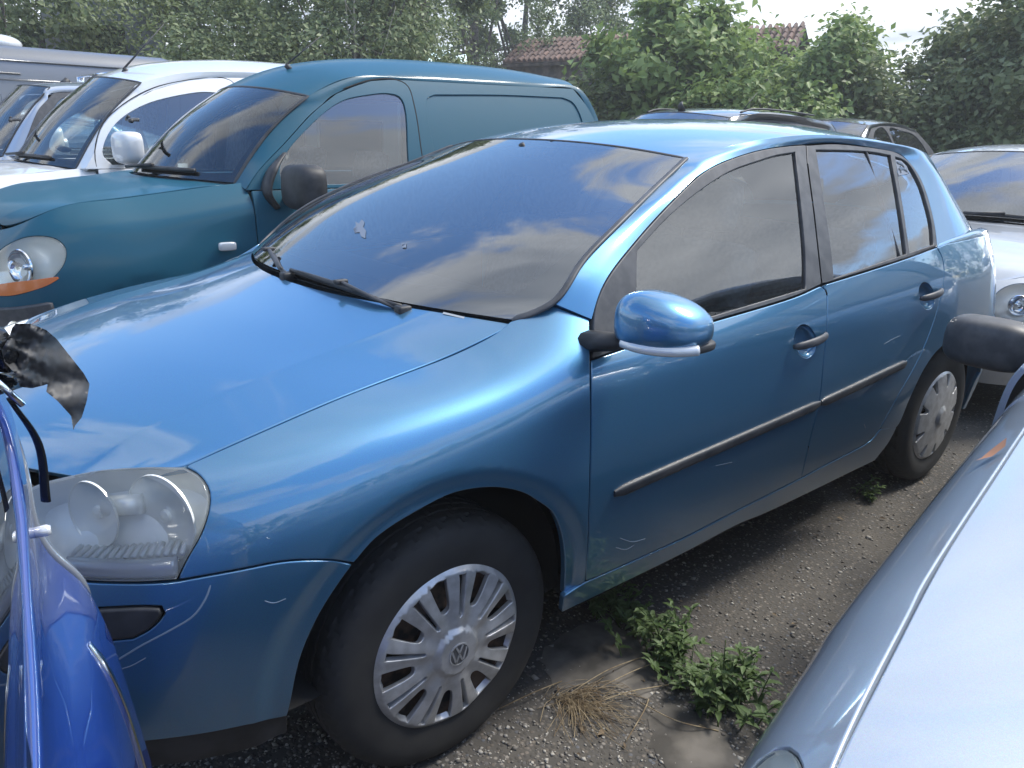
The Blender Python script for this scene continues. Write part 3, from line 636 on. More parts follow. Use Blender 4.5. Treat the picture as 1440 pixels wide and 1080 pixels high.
outR = [(1133,204.5),(1173,202.5),(1227,208.5),(1260,215.5),(1279,230),(1296,257),(1312,310),(1317,347)]
bR = [(1317,347),(1283,360.5),(1225,379),(1155,400.5)]
glR = [G.px([(1146.5,212),(1193,212.7),(1226.7,215),(1251,219.5)]), G.px([(1251,219.5),(1259,262),(1266,305),(1273,357)]), G.px([(1273,357),(1225,373),(1171.5,391)]), G.px([(1171.5,391),(1167,345),(1158,285),(1146.5,212)])]
glQ = [G.px([(1258,221.5),(1268,225),(1277,232),(1292,257),(1302,287),(1309,317),(1311,344)]), G.px([(1311,344),(1278,355)]), G.px([(1278,355),(1271,305),(1264,262),(1258,221.5)])]
frame('window_frame', [G.px(outR), G.px(bR), G.px(seamP)[::-1]], [glR, glQ], rdoor)
panel('side_window', G, glR, h=.05, material=M['glass'], parent=rdoor[0], mirror=rdoor[1], off=-.004, g=0, r=.0005, d=.003)
panel('quarter_window', G, glQ, h=.05, material=M['glass'], parent=rdoor[0], mirror=rdoor[1], off=-.004, g=0, r=.0005, d=.003)
# bright line round the frame, door strips
for pxs, door in (([(863,694),(885,684),(960,651),(1060,607.5),(1152,567)], fdoor), ([(1154,566.5),(1200,545),(1240,526),(1273,510.5)], rdoor)):
    q = resample(D.px(pxs, 5), n=24); P = D(q[:, 0], q[:, 1]); N = D.normal(q[:, 0], q[:, 1])
    o = ribbon('door_strip', P, N, .030, .011, M['rub'], door[0]); V = np.array([v.co[:] for v in o.data.vertices])*(1, -1, 1); mesh_obj('door_strip', V, [tuple(reversed(p.vertices)) for p in o.data.polygons], M['rub'], door[1])
# ---- door mirrors
def superell(c, d, e1, e2, nu=36, nv=24, fn=None):
    V = []; F_ = []
    pw = lambda a, e: math.copysign(abs(a)**e, a)
    for i in range(nv+1):
        ph = -math.pi/2+math.pi*i/nv
        for j in range(nu):
            th = 2*math.pi*j/nu; p = np.array([pw(math.cos(ph), e1)*pw(math.cos(th), e2), pw(math.cos(ph), e1)*pw(math.sin(th), e2), pw(math.sin(ph), e1)])
            if fn: p = fn(p)
            V.append(np.array(c)+p*np.array(d))
    for i in range(nv):
        for j in range(nu): F_.append((i*nu+j, i*nu+(j+1) % nu, (i+1)*nu+(j+1) % nu, (i+1)*nu+j))
    return V, F_
def mirror_fn(p):
    p = p.copy(); s = (1-p[1])/2                 # 0 at the door, 1 at the tip
    k = 1.0-.40*s**2.2; p[2] = p[2]*k-.10*s*s+.05; 
    if p[2] < -.50: p[2] = -.50+(p[2]+.50)*.2
    if p[0] > .55: p[0] = .55+(p[0]-.55)*.2
    p[0] += .55*s**1.6-.15; return p
for i, s in enumerate((1,)):
    V, F_ = superell((.402, -.973*s, 1.031), (.076, .094*s, .070), .72, .80, fn=mirror_fn); mesh_obj('mirror_housing', V, F_, M['golf'], fdoor[i])
    V, F_ = superell((.420, -.970*s, .992), (.072, .092*s, .014), .5, .7, fn=lambda p: np.array([p[0]+.5*((1-p[1])/2)**1.6-.12, p[1], p[2]])); mesh_obj('mirror_base', V, F_, M['black'], fdoor[i])
    mb = MB(); pts = np.array([(.338,-.925,.992),(.338,-.96,.990),(.350,-1.0,.990),(.374,-1.038,.992),(.412,-1.066,.995)])*(1, s, 1); mb.tube(cr(pts), .0105, 8, flat=1.1); mb.build('mirror_indicator', M['clearlens'], fdoor[i])
    mb = MB(); mb.tube(np.array([(.36,-.80,.965),(.37,-.86,.975),(.39,-.91,.985)])*(1, s, 1), [.042, .036, .03], 12, flat=.6); mb.build('mirror_foot', M['black'], fdoor[i])
V, F_ = superell((.60, .895, 1.015), (.10, .055, .075), .72, .80); mesh_obj('mirror_housing', V, F_, M['golf'], fdoor[1]); V, F_ = superell((.50, .86, .975), (.07, .04, .025), .6, .7); mesh_obj('mirror_base', V, F_, M['black'], fdoor[1])
# ---- wheels
def polar(S, cyc): pass
def make_wheel(x, yout, kind, s=1, zc=.305, parent=golf):
    """s=1: the side facing the camera; yout = outer face"""
    o = np.array([x, yout, zc]); ax = np.array([0, -1, 0]); ref = np.array([1, 0, 0])
    ym = lambda V: [tuple((v[0], v[1] if s == 1 else -v[1], v[2])) for v in V]
    mb = MB(); mb.lathe([(.001, -.045), (.06, -.045), (.075, -.035), (.12, -.05), (.165, -.05), (.185, -.03), (.196, -.012), (.203, -.006), (.204, -.014), (.19, -.06), (.18, -.18)], o, ax, ref, 64); mb.V = ym(mb.V)
    wheel = mb.build('wheel', M['steel'], parent, sharp=40)
    # tyre
    prof = [(.196, -.005), (.203, .004), (.212, .007), (.235, .013), (.262, .0145), (.282, .011), (.296, .004), (.3055, -.006), (.3105, -.018), (.3125, -.030)]
    tread = []
    for k, (a, b) in enumerate([(-.034, -.058), (-.066, -.090), (-.098, -.122), (-.130, -.154)]): tread += [(.3145, a), (.3155, (a+b)/2), (.3145, b), (.3075, b-.001), (.3075, b-.007)]
    prof += tread+[(.3125, -.160), (.3105, -.172), (.3055, -.186), (.296, -.195), (.262, -.205), (.235, -.203), (.203, -.194), (.196, -.185)]
    prof = [(r*.305/.3155+(.0 if r < .25 else 0), h) for r, h in prof]; n = 210; mb = MB(); mb.lathe(prof, o, ax, ref, n)
    V = np.array(mb.V).reshape(len(prof), n, 3); cut = {}
    for i, (r, h) in enumerate(prof):
        if r > .292:
            for k in range(n):
                low = (k+(i*2 if h > -.1 else -i*2)) % 7 == 0
                if low: d = V[i, k]-o; d[1] = 0; V[i, k] -= d/np.linalg.norm(d)*.004
    V = V.reshape(-1, 3); below = V[:, 2] < .004; V[below, 2] = .004
    mb.V = ym(V); mb.build('tyre', M['rubber'], wheel, sharp=22)
    # cover
    def cov(U, Vv):
        r = U; h = .010+.016*(1-(r/.2)**2)-.022*np.exp(-((r-.058)/.016)**2)*0
        h = h+np.where(r > .185, -.9*(r-.185)**1.0*.8, 0); h = h-.010*np.exp(-((r-.040)/.010)**2)*0
        if kind == 0: h = h+.0045*np.cos(9*Vv)*np.clip((r-.05)/.05, 0, 1)*np.clip((.2-r)/.03, 0, 1)+.012*np.clip((.062-r)/.012, 0, 1)*np.clip((r)/.01, 0, 1)
        else: h = h+.010*np.clip((.05-r)/.02, 0, 1)
        return np.stack([x+r*np.cos(Vv), yout-h-.002, zc+r*np.sin(Vv)], 1)
    class PS(Surf):
        rng = (.001, .21, -4, 4); ref = np.array([x, yout+.5, zc])
        def __call__(s_, u, v):          # u,v cartesian in the wheel plane
            u = np.atleast_1d(u); v = np.atleast_1d(v); return cov(np.hypot(u, v), np.arctan2(v, u))
    S = PS(); S.rng = (-.21, .21, -.21, .21); th = np.linspace(0, 2*math.pi, 90); pol = lambda r, a: np.stack([r*np.cos(a), r*np.sin(a)], -1)
    circ = [pol(.2045, th)]; holes = []
    a0 = {0: rad(62), 1: rad(80)}[kind]
    if kind == 0:
        for k in range(9):
            a = a0+k*2*math.pi/9; w = lambda r, dd: pol(np.array([r]), np.array([a+dd/r]))[0]
            holes.append([cr([w(.182, -.0215), w(.150, -.0175), w(.120, -.0125), w(.108, -.008), w(.104, 0), w(.108, .008), w(.120, .0125), w(.150, .0175), w(.182, .0215)], 4), np.array([w(.182, .0215), w(.185, 0), w(.182, -.0215)])])
            b = a+math.pi/9; w2 = lambda r, dd: pol(np.array([r]), np.array([b+dd/r]))[0]
            holes.append([cr([w2(.182, -.0085), w2(.14, -.0065), w2(.088, -.0045)], 5), cr([w2(.088, -.0045), w2(.084, 0), w2(.088, .0045)], 3), cr([w2(.088, .0045), w2(.14, .0065), w2(.182, .0085)], 5), np.array([w2(.182, .0085), w2(.182, -.0085)])])
    else:
        for k in range(9):
            a = a0+k*2*math.pi/9; w = lambda r, dd: pol(np.array([r]), np.array([a+dd/r]))[0]
            holes.append([cr([w(.188, -.020), w(.165, -.013), w(.140, -.008), w(.131, 0), w(.140, .008), w(.165, .013), w(.188, .020)], 4), np.array([w(.188, .020), w(.188, -.020)])])
    cap = panel('hubcap', S, circ, holes, h=.008, hb=.006, g=0, r=.0028, d=.012, material=M['hubcap'], parent=wheel)
    if s == -1:
        me = cap.data; me.transform(Matrix.Scale(-1, 4, (0, 1, 0))); me.flip_normals()
    # emblem: ring with the two letters
    mb = MB(); oc = np.array([x, yout-(.039 if kind == 0 else .034), zc]); mb.lathe([(.027, -.003), (.027, .001), (.0, .001)], oc, ax, ref, 32, mi=0)
    mb.lathe([(.0245, .0005), (.0245, .003), (.0275, .003), (.0275, -.002)], oc, ax, ref, 32, mi=1)
    def stroke(a, b):
        a = np.array(a)*.0235; b = np.array(b)*.0235; dd = b-a; l = np.linalg.norm(dd); n2 = np.array([-dd[1], dd[0]])/l*.0022
        q = [a+n2, a-n2, b-n2, b+n2]; V = [oc+np.array([p[0], -.0012, p[1]]) for p in q]+[oc+np.array([p[0], -.0028, p[1]]) for p in q]
        mb.add(V, [(4, 5, 6, 7), (0, 1, 5, 4), (1, 2, 6, 5), (2, 3, 7, 6), (3, 0, 4, 7)], 1)
    for a, b in (((-.38, .9), (0, .12)), ((0, .12), (.38, .9)), ((-.82, .5), (-.40, -.85)), ((-.40, -.85), (0, -.02)), ((0, -.02), (.40, -.85)), ((.40, -.85), (.82, .5))): stroke(a, b)
    mb.V = ym(mb.V); mb.build('wheel_emblem', None, wheel, mats=[M['emblem'], M['hubcap']], sharp=30)
    # arch liner
    mb = MB(); mb.lathe([(.375, -.02), (.385, -.05), (.385, -.30), (.20, -.31)], (x-.02, yout-.0, zc+.03), ax, ref, 48); V = np.array(mb.V); V[:, 2] = np.maximum(V[:, 2], zc+.005); mb.V = ym(V); mb.build('arch_liner', M['liner'], parent)
    return wheel
for s in (1, -1):
    make_wheel(0.0, -.775, 0, s); make_wheel(2.578, -.770, 1, s)
# ---- cabin
mb = MB(); mb.box((1.28, 0, .22), (1.62, 1.45, .06)); mb.box((1.35, 0, .24), (3.3, .9, .06)); mb.box((-.45, 0, .50), (.50, .8, .4)); mb.box((2.9, 0, .45), (.4, 1.2, .5)); mb.build('underbody', M['dark'], golf, smooth=False)
mb = MB(); dash = Grid([[(x+.06*(1-abs(y))*0, y*(.52 if x < .2 else .66), z) for y in (-1, -.5, 0, .5, 1)] for x, z in ((.10,.950),(.30,.972),(.50,.975),(.60,.93),(.62,.78),(.60,.5))], ref=(.3, 0, .3)); panel('dashboard', dash, full(dash), h=.06, material=M['interior'], parent=golf, solid=False, g=0, r=0)
for s, dr in ((1, fdoor), (-1, rdoor)): pass
for s in (0, 1):
    for nm, x0, x1, dr in (('door_card', .42, 1.30, fdoor), ('door_card', 1.40, 2.10, rdoor)):
        V = []; 
        for x in np.linspace(x0, x1, 8):
            for z in (.35, .6, .8, float(belt(x))-.005): V.append((x, (-.77 if s == 0 else .77), z))
        mesh_obj(nm, V, [(i*4+j, i*4+j+1, i*4+j+5, i*4+j+4) for i in range(7) for j in range(3)], M['interior'], dr[s])
def car_seat(x, y, w=.50, par=golf, head=True):
    mb = MB(); mb.box((x, y, .50), (.50, w, .16), bev=.05); R = Matrix.Rotation(rad(14), 3, 'Y'); mb.box((x+.33, y, .80), (.14, w*.96, .60), rot=R, bev=.055); o = mb.build('seat', M['seat'], par)
    if head: mb = MB(); mb.box((x+.435, y, 1.20), (.10, .26, .17), rot=R, bev=.04); mb.tube([(x+.40, y-.06, 1.06), (x+.43, y-.06, 1.16)], .006); mb.tube([(x+.40, y+.06, 1.06), (x+.43, y+.06, 1.16)], .006); mb.build('headrest', M['seat'], o)
car_seat(.90, -.37); car_seat(.90, .37); car_seat(1.72, 0, 1.25, head=False)
for y in (-.4, .4): mb = MB(); mb.box((2.14, y, 1.10), (.10, .26, .15), bev=.04); mb.build('headrest', M['seat'], golf)
mb = MB(); a = np.array([-.42, 0, .91]); a /= np.linalg.norm(a); cc = np.array([.72, -.37, .97]); ux = np.array([0, 1, 0]); uz = np.array([.36, 0, .93])
mb.tube([cc+.185*(math.cos(t)*ux+math.sin(t)*uz) for t in np.linspace(0, 2*math.pi, 41)], .014, 10, cap=False); mb.box(cc+(-.02, 0, -.01), (.05, .15, .11), bev=.02); mb.tube([cc+.18*ux, cc-.18*ux], .016, 8); mb.tube([cc, cc-.18*uz], .016, 8); mb.build('steering_wheel', M['black'], golf)
mb = MB(); mb.box((.88, .0, 1.305), (.03, .22, .065), rot=Matrix.Rotation(rad(-15), 3, 'Y'), bev=.012); mb.tube([(.87, 0, 1.33), (.84, 0, 1.375)], .01); mb.build('inside_mirror', M['black'], golf)
panel('roof_lining', Off(RF, -.035), full(RF, .03), h=.08, material=M['roofliner'], parent=golf, solid=False, g=0, r=0)
# ---- cowl and wipers
cw = Grid([[(.03+(.236-.03)*abs(y)**2.2-.055+.13*k, y*.655, 1.0-.012*abs(y)-.030-.015*k) for k in (0, .5, 1)] for y in np.linspace(-1, 1, 9)], ref=(0, 0, .5)); panel('cowl', cw, full(cw), h=.04, material=M['black'], parent=golf, solid=False, g=0, r=0)
def wiper(pxs, arm, nm='wiper'):
    q = W.px(pxs); q = resample(q, n=20); P = W(q[:, 0], q[:, 1]); N = W.normal(q[:, 0], q[:, 1]); mb = MB(); mb.tube(P+N*.008, .0055, 6, up=(1, 0, 0), flat=1.0); mb.tube((P+N*.014)[2:-3], [.003+.004*math.sin(math.pi*i/14) for i in range(15)], 8); o = mb.build(nm, M['black'], golf)
    mb = MB(); mb.tube(cr(arm), .007, 8, flat=.6); mb.box(arm[0], (.035, .03, .025), bev=.006); mb.box(arm[-1], (.036, .016, .012), bev=.004); mb.build('wiper_arm', M['black'], o)
P_ = lambda px, off=.02: (lambda q: (W(q[:1], q[1:])+W.normal(q[:1], q[1:])*off)[0])(W.px([px])[0])
wiper([(411,383),(450,397),(485,409),(530,424),(566,434)], [P_((566,437), .0), P_((530,426), .014), P_((484,406), .022)])
wiper([(388,362),(391,370),(396,380),(404,388)], [P_((404,389), .0), P_((396,381), .014), P_((384,360), .024)])
mb = MB(); pa, pb = P_((623,440), .0005), P_((653,447), .0005); d_ = pb-pa; u_ = np.cross(W.normal(np.array([2.]), np.array([.3]))[0], d_/np.linalg.norm(d_)); mb.add([pa-u_*.003, pb-u_*.003, pb+u_*.003, pa+u_*.003], [(0, 1, 2, 3)]); mb.build('number_plate_strip', M['chrome'], golf, smooth=False)

# ---- stickers, scrape on the bumper corner
def decal(S, pxs, nm, m, parent, off=.0015):
    q = outline(S, [S.px(np.vstack([pxs, pxs[:1]]), 1)], .006); V2, FF = cdt(q*(1, .3), [], .05); u = V2/(1, .3); P = S(u[:, 0], u[:, 1])+S.normal(u[:, 0], u[:, 1])*off; return mesh_obj(nm, P, FF, m, parent)
decal(W, [(499,328),(497,322),(501,318),(500,312),(505,315),(509,309),(513,313),(511,320),(515,325),(514,336),(508,333),(506,327)], 'sticker', M['sticker'], wsp)
decal(W, [(565,342),(572,342),(571,350),(566,349)], 'sticker', M['sticker'], wsp)
qw = [o for o in golf.children_recursive if o.name.startswith('quarter_window')][0]
decal(G, [(1259,224),(1268,226),(1276,234),(1279,244),(1264,247)], 'sticker', M['sticker'], qw, -.001)
for pl in ([(1261,228),(1268,231),(1272,236)],[(1264,238),(1270,237),(1276,241)],[(1266,233),(1267,243)]):
    q = G.px(pl); P = G(q[:, 0], q[:, 1]); N = G.normal(q[:, 0], q[:, 1]); ribbon('sticker_print', P+N*.0005, N, .010, .001, M['gloss_black'], qw)
M['scrape'] = mat('scraped paint', (.20,.27,.34), .6)
for pl, w_ in (([(296,823),(290,840),(272,866),(240,886),(195,910),(150,938)], .0035), ([(205,925),(185,936),(170,941)], .002), ([(372,845),(385,848),(402,842)], .002)):
    q = resample(F.px(pl), n=30); P = F(q[:, 0], q[:, 1]); N = F.normal(q[:, 0], q[:, 1]); ribbon('scrape', P+N*.0002, N, w_, .0005, M['scrape'], golf)

for pl, w_ in (([(866,770),(880,773),(892,766)], .002), ([(872,757),(890,762),(908,757)], .0016), ([(1243,484),(1255,477),(1266,472)], .002), ([(1215,596),(1217,602)], .003), ([(1006,655),(1030,650)], .0016)):
    q = resample(D.px(pl), n=14); P = D(q[:, 0], q[:, 1]); N = D.normal(q[:, 0], q[:, 1]); ribbon('scrape', P+N*.0002, N, w_, .0005, M['scrape'], fdoor[0] if pl[0][0] < 1150 else rdoor[0])
# ================================================================ generic car body (local axes: x to the tail from the front axle, near side = -y)
def build_car(t, p, rot=0.0):
    w = p['w']; xn, xt = p['nose'], p['tail']; hfc, hfs, hcc, hcs = p['hood']; xc, xs = p['cowl']; bz = p['belt']; wt = p['wtop']; body = M[p['paint']]; zb = p.get('sill', .24); R0 = .31*p.get('tyre', 1.0); zc = R0
    blt = lambda x: float(np.interp(x, [xs, xt], bz)); wb = p.get('wb', 2.6); trimm = M[p.get('trim', 'trim')]; gl = M[p.get('glass', 'glass')]; hh = p.get('h', .035)
    sx = xn/-.87; sw = w/.88; ins = p.get('seam_in', 1.0)
    tz = lambda x: float(np.interp(x, [xn, xn*.5, xs], [hfs, hfs+(hcs-hfs)*.62, hcs]))
    st = []
    pw_ = p.get('plan', 1.0)
    for (x, y, a, oi) in ((-.87,0,180,.09),(-.858,.27,174,.10),(-.812,.49,160,.125),(-.715,.655,138,.135),(-.57,.762,117,.135),(-.38,.822,103,.143),(-.15,.853,95,.165),(.10,.868,91,.18)):
        X = x*sx if x < 0 else x; T_ = tz(X); y = .88*(y/.88)**pw_; a = 90+(a-90)*(pw_ if y > 0 else 1); oi = oi*ins; f = lambda k: zb+(T_-zb)*k
        st.append((X, y*sw, R_(a), [f(0), f(.22), f(.42), f(.62), f(.78), f(.90), T_], p.get('os') or [.055, .016, .002, .003, .028*ins, .07*ins, oi]))
    for X in (xs+.02, xs+.2):
        T_ = hcs; f = lambda k: zb+(T_-zb)*k; st.append((X, w*.995, R_(90), [f(0), f(.22), f(.42), f(.62), f(.78), f(.91), T_+.01], p.get('os') or [.06, .028, .008, 0, .008, .03, .14*ins]))
    arch = p.get('arch', .365)
    Fg = plan_grid(st, lip(0, zc+.03, arch, .010, .05), ref=(1.2, 0, .6)); ff = lambda P: P[:, [0, 2]]
    def dr(x): b = blt(x); return [zb, zb+(b-zb)*.2, zb+(b-zb)*.4, zb+(b-zb)*.6, zb+(b-zb)*.78, zb+(b-zb)*.92, b+.012]
    xd = p['doors'][0]; D_ = plan_grid([(x, w*k, R_(a), dr(max(x, xs)), [.06, .028, .008, 0, .006, .018, .05]) for x, k, a in [(xd-.3, .994, 90.5)]+[(x, 1.0, 90) for x in np.linspace(xd, xt-.75, 5)]+[(xt-.45, .985, 86), (xt-.22, .95, 76), (xt-.08, .86, 52), (xt-.01, .62, 22), (xt, 0, 0)]], lip(wb, zc+.03, arch, .010, .05), ref=(1.2, 0, .6))
    dz0 = blt(1.0); ga, gb = p.get('tumble', (.40, .34)); wg = w-.068
    gw = lambda z: wg-ga*(z-dz0)-gb*(z-dz0)**2
    Gg = Func(lambda X, Z: np.stack([X, -(gw(Z)-.05*np.clip(xs+.35-X, 0, 9)**2), Z], 1), (xs-.3, xt+.1, dz0-.15, p['roof'][len(p['roof'])//2][1]+.02), ref=(1.2, 0, .6))
    xtc, xts, ztc, zts = p['wstop']
    Wg = Grid([[np.array([xc+(xs-xc)*abs(y)**2.2, y*(w-.19*ins), hcc+(hcs-hcc)*y*y])*(1-k)+np.array([xtc+(xts-xtc)*y*y, y*wt, ztc+(zts-ztc)*y*y])*k+np.array([-.5, 0, .86])*p.get('wsb', .03)*math.sin(math.pi*k) for k in np.linspace(0, 1, 5)] for y in np.linspace(-1, 1, 9)], ref=(1.2, 0, .6))
    eW = Wg(np.zeros(30), np.linspace(0, 4, 30))
    # roof and strip
    rc = resample(cr([(xtc, 0, ztc)]+[(x, 0, z) for x, z in p['roof']]), n=9); xr = p['roof'][-1][0]
    rs = resample(cr([(xts, -wt, zts)]+[(x, -q, z) for x, q, z in p['rail']]), n=9)
    RFg = Grid([[(a[0]+(b[0]-a[0])*y*y, y*abs(b[1]), a[2]+(b[2]-a[2])*abs(y)**2.4) for y in (-1, -.86, -.6, -.3, 0, .3, .6, .86, 1)] for a, b in zip(rc, rs)], ref=(1.2, 0, .6))
    C2a, C2b, C2c = [Gg(*np.array(resample(cr(q), n=14)).T) for q in p['c2']]
    C1c = resample(cr([rs[-1]]+[np.array(q) for q in p['cpillar']]), n=7)
    r2, r1 = [], []
    for a, b, n in ((C2a, eW, 9), (C2b, rs, 8), (C2c, C1c, 6)):
        A, B = resample(a, n=n), resample(b, n=n); r2 += list(A[1 if r2 else 0:]); r1 += list(B[1 if r1 else 0:])
    Ts = Grid(strip(np.array(r2), np.array(r1), p.get('bulge', .12)), ref=(1.2, 0, .6))
    panel('pillar_frame', Ts, full(Ts, 0, 40), h=.03, hb=.03, material=body, parent=t, g=0, r=.0006, d=.02, mirror=True)
    panel('roof', RFg, full(RFg), h=.06, hb=.03, material=M[p.get('roofpaint', p['paint'])], parent=t, g=0, r=.002, d=.02)
    ws = panel('windscreen', Wg, full(Wg, .004), h=.06, hb=.03, material=M[p.get('ws', 'ws')], parent=t, g=0, r=.001, d=.004)
    ri = p.get('frit', .03); panel('windscreen_frame', Wg, full(Wg, .002), [[seg((.25, .30), (7.75, .30)), seg((7.75, .30), (7.75, 4-.12)), seg((7.75, 4-.12), (.25, 4-.12)), seg((.25, 4-.12), (.25, .30))]], h=.05, hb=.03, material=M['gloss_black'], parent=ws, off=-.006, g=0, r=.0005, d=.002)
    for sg, uu in ((1, 0.), (-1, 8.)): ribbon('pillar_seal', eW*(1, sg, 1), np.array([Wg.normal(np.array([uu]), np.array([v]))[0] for v in np.linspace(0, 4, 30)]), .02, .006, M['black'], t)
    q = np.linspace(0, 8, 30); ribbon('roof_seal', Wg(q, np.full(30, 4.)), Wg.normal(q, np.full(30, 4.)), .014, .003, M['black'], t)
    # bonnet
    us = np.linspace(2.2, Fg.K-1.95, 11); sm = Fg(us, np.full(11, 6.)); sm = resample(sm, n=8); hc = resample(cr([(xn*.91, 0, hfc), (xn*.78, 0, hfc+(hcc-hfc)*.38), (xn*.4, 0, hfc+(hcc-hfc)*.70), (xc-.12, 0, hcc-.022), (xc-.015, 0, hcc-.008)]), n=8); sm[-1] = (xs-.005, -(w-.185*ins), hcs-.01)
    Hg = Grid([[(a[0]+(b[0]-a[0])*abs(y)**2.1, y*abs(b[1]), a[2]+(b[2]-a[2])*np.interp(abs(y), [0, .4, .7, .76, .9, 1], [0, .07, .24, .31, .66, 1])) for y in (-1, -.9, -.76, -.7, -.4, 0, .4, .7, .76, .9, 1)] for a, b in zip(hc, sm)], ref=(0, 0, .3))
    panel('bonnet', Hg, full(Hg), h=.04, hb=.02, material=body, parent=t, g=.002)
    cwl = Grid([[(xc+(xs-xc)*abs(y)**2.2-.06+.14*k, y*(w-.17), hcc+(hcs-hcc)*y*y-.02) for k in (0, .5, 1)] for y in np.linspace(-1, 1, 7)], ref=(0, 0, .5)); panel('cowl', cwl, full(cwl), h=.06, material=M['black'], parent=t, solid=False, g=0, r=0)
    for a, b in (((1.2, .25), (4.2, .16)), ((4.6, .2), (7.0, .35))):
        uv_ = np.linspace(a, b, 8); mb = MB(); P = Wg(*uv_.T)+Wg.normal(*uv_.T)*.015; mb.tube(P, .012, 6); mb.tube([P[-1]+(-.06, 0, -.0), P[4]+(-.01, 0, .015)], .010, 6); mb.build('wiper', M['black'], t)
    # front end
    uF = lambda pts: Fg.uv(np.array(pts, float), ff, d=3)
    an = np.linspace(rad(215), rad(-20), 24); arc = [(arch*math.cos(a), zc+.03+arch*math.sin(a)) for a in an if zc+.03+arch*math.sin(a) > zb+.01]; ua_ = uF(arc)
    xl = uF([(xd, zb+.02), (xd, .5), (xd, .75), (xd, hcs-.06)]); topv = np.stack([np.linspace(xl[-1][0], 0.02, 40), np.full(40, 5.98)], 1)
    th = np.linspace(0, 2*math.pi, 40)
    lamps = [p['lamp']] if isinstance(p.get('lamp', None), tuple) else p['lamp']
    def le(q): hu, hv, ru, rv, ex = q; return [np.stack([hu+ru*np.sign(np.cos(th))*np.abs(np.cos(th))**ex, hv+rv*np.sign(np.sin(th))*np.abs(np.sin(th))**ex], 1)]
    lh = [le(q) for q in lamps] if not p.get('lamp_px') else []
    if p.get('lamp_px'):
        lx, ly, ld, sd_ = p['xf']; ca, sa = math.cos(rad(ld)), math.sin(rad(ld))
        def wfn(P): P = P*np.array([1, sd_, 1]); return proj(np.stack([P[:, 0]*ca-P[:, 1]*sa+lx, P[:, 0]*sa+P[:, 1]*ca+ly, P[:, 2]], 1))
        for q in p['lamp_px']:
            q = np.vstack([cr(np.vstack([q, q[:1]]), 6)]); uvq = Fg.uv(q, wfn, d=3); lh.append([np.clip(uvq, (.1, .5), (Fg.K-1.6, 5.93))])
    panel('front_wing', Fg, [np.array([(.02, .03), (ua_[0][0], .03)]), np.vstack([(ua_[0][0], .03), ua_[0]]), ua_, np.vstack([ua_[-1], xl[0]]), xl, np.vstack([xl[-1], topv[0]]), topv, np.array([(.02, 5.98), (.02, .03)])], lh, h=hh, hb=.02, material=body, parent=t, mirror=True, g=.0015)
    lamps = lh
    for q in lh:
        ob = panel('headlamp', Fg, q, h=.03, hb=.012, material=M['lens_clear'], parent=t, off=.001, g=.001, r=.003, d=.004, mirror=True)
        for i, o in enumerate(ob):
            qq = outline(Fg, q, .012); c = qq.mean(0); m = len(qq); V = []; sg = np.array([1, 1-2*i, 1])
            for k, of in ((1, -.004), (.93, -.035), (.5, -.05), (.02, -.05)): z_ = c+(qq-c)*k; V += list(Fg(z_[:, 0], z_[:, 1])+Fg.normal(z_[:, 0], z_[:, 1])*of)
            mesh_obj('lamp_bowl', np.array(V)*sg, [(a+k*m, (a+1) % m+k*m, (a+1) % m+(k+1)*m, a+(k+1)*m) for k in range(3) for a in range(m)], M['reflector'], o)
            mb = MB(); cp = (Fg(c[:1], c[1:])+Fg.normal(c[:1], c[1:])*-.02)[0]; r_ = p.get('bowl', .05); mb.lathe([(r_*1.05, 0), (r_, .006)]+[(r_*k, -.03*(1-k*k)) for k in (.95, .7, .4, .2)]+[(.009, -.01), (.001, -.008)], cp, (-.9, -.42, .05), (0, 0, 1), 28); mb.V = [tuple(np.array(v)*sg) for v in mb.V]; mb.build('reflector', M['chrome'], o, sharp=40)
    gz = p.get('grille', (2.6, 3.6, 2.0)); panel('grille', Fg, rect(.02, gz[2], gz[0], gz[1]), h=.06, hb=.03, material=M['black'], parent=t, off=.004, mirror=True, g=0, r=.004)
    if p.get('bumper'): b = p['bumper']; panel('bumper', Fg, [np.array([(.02, b[0]), (ua_[0][0]-.1, b[0])]), np.array([(ua_[0][0]-.1, b[0]), (ua_[0][0]-.1, b[1])]), np.array([(ua_[0][0]-.1, b[1]), (.02, b[1])]), np.array([(.02, b[1]), (.02, b[0])])], h=.05, hb=.03, material=M[p.get('bumper_mat', 'trim')], parent=t, off=.012, mirror=True, g=0, r=.012)
    # sides
    dl = list(p['doors']); uD = lambda pts: D_.uv(np.array(pts, float), ff, d=3); nm = ['front_door', 'rear_door' if p.get('kind') != 'van' else 'cargo_door', 'rear_wing']; doors = []
    an2 = np.linspace(rad(200), rad(-20), 22); arc2 = [(wb+arch*math.cos(a), zc+.03+arch*math.sin(a)) for a in an2 if zc+.03+arch*math.sin(a) > zb+.01]
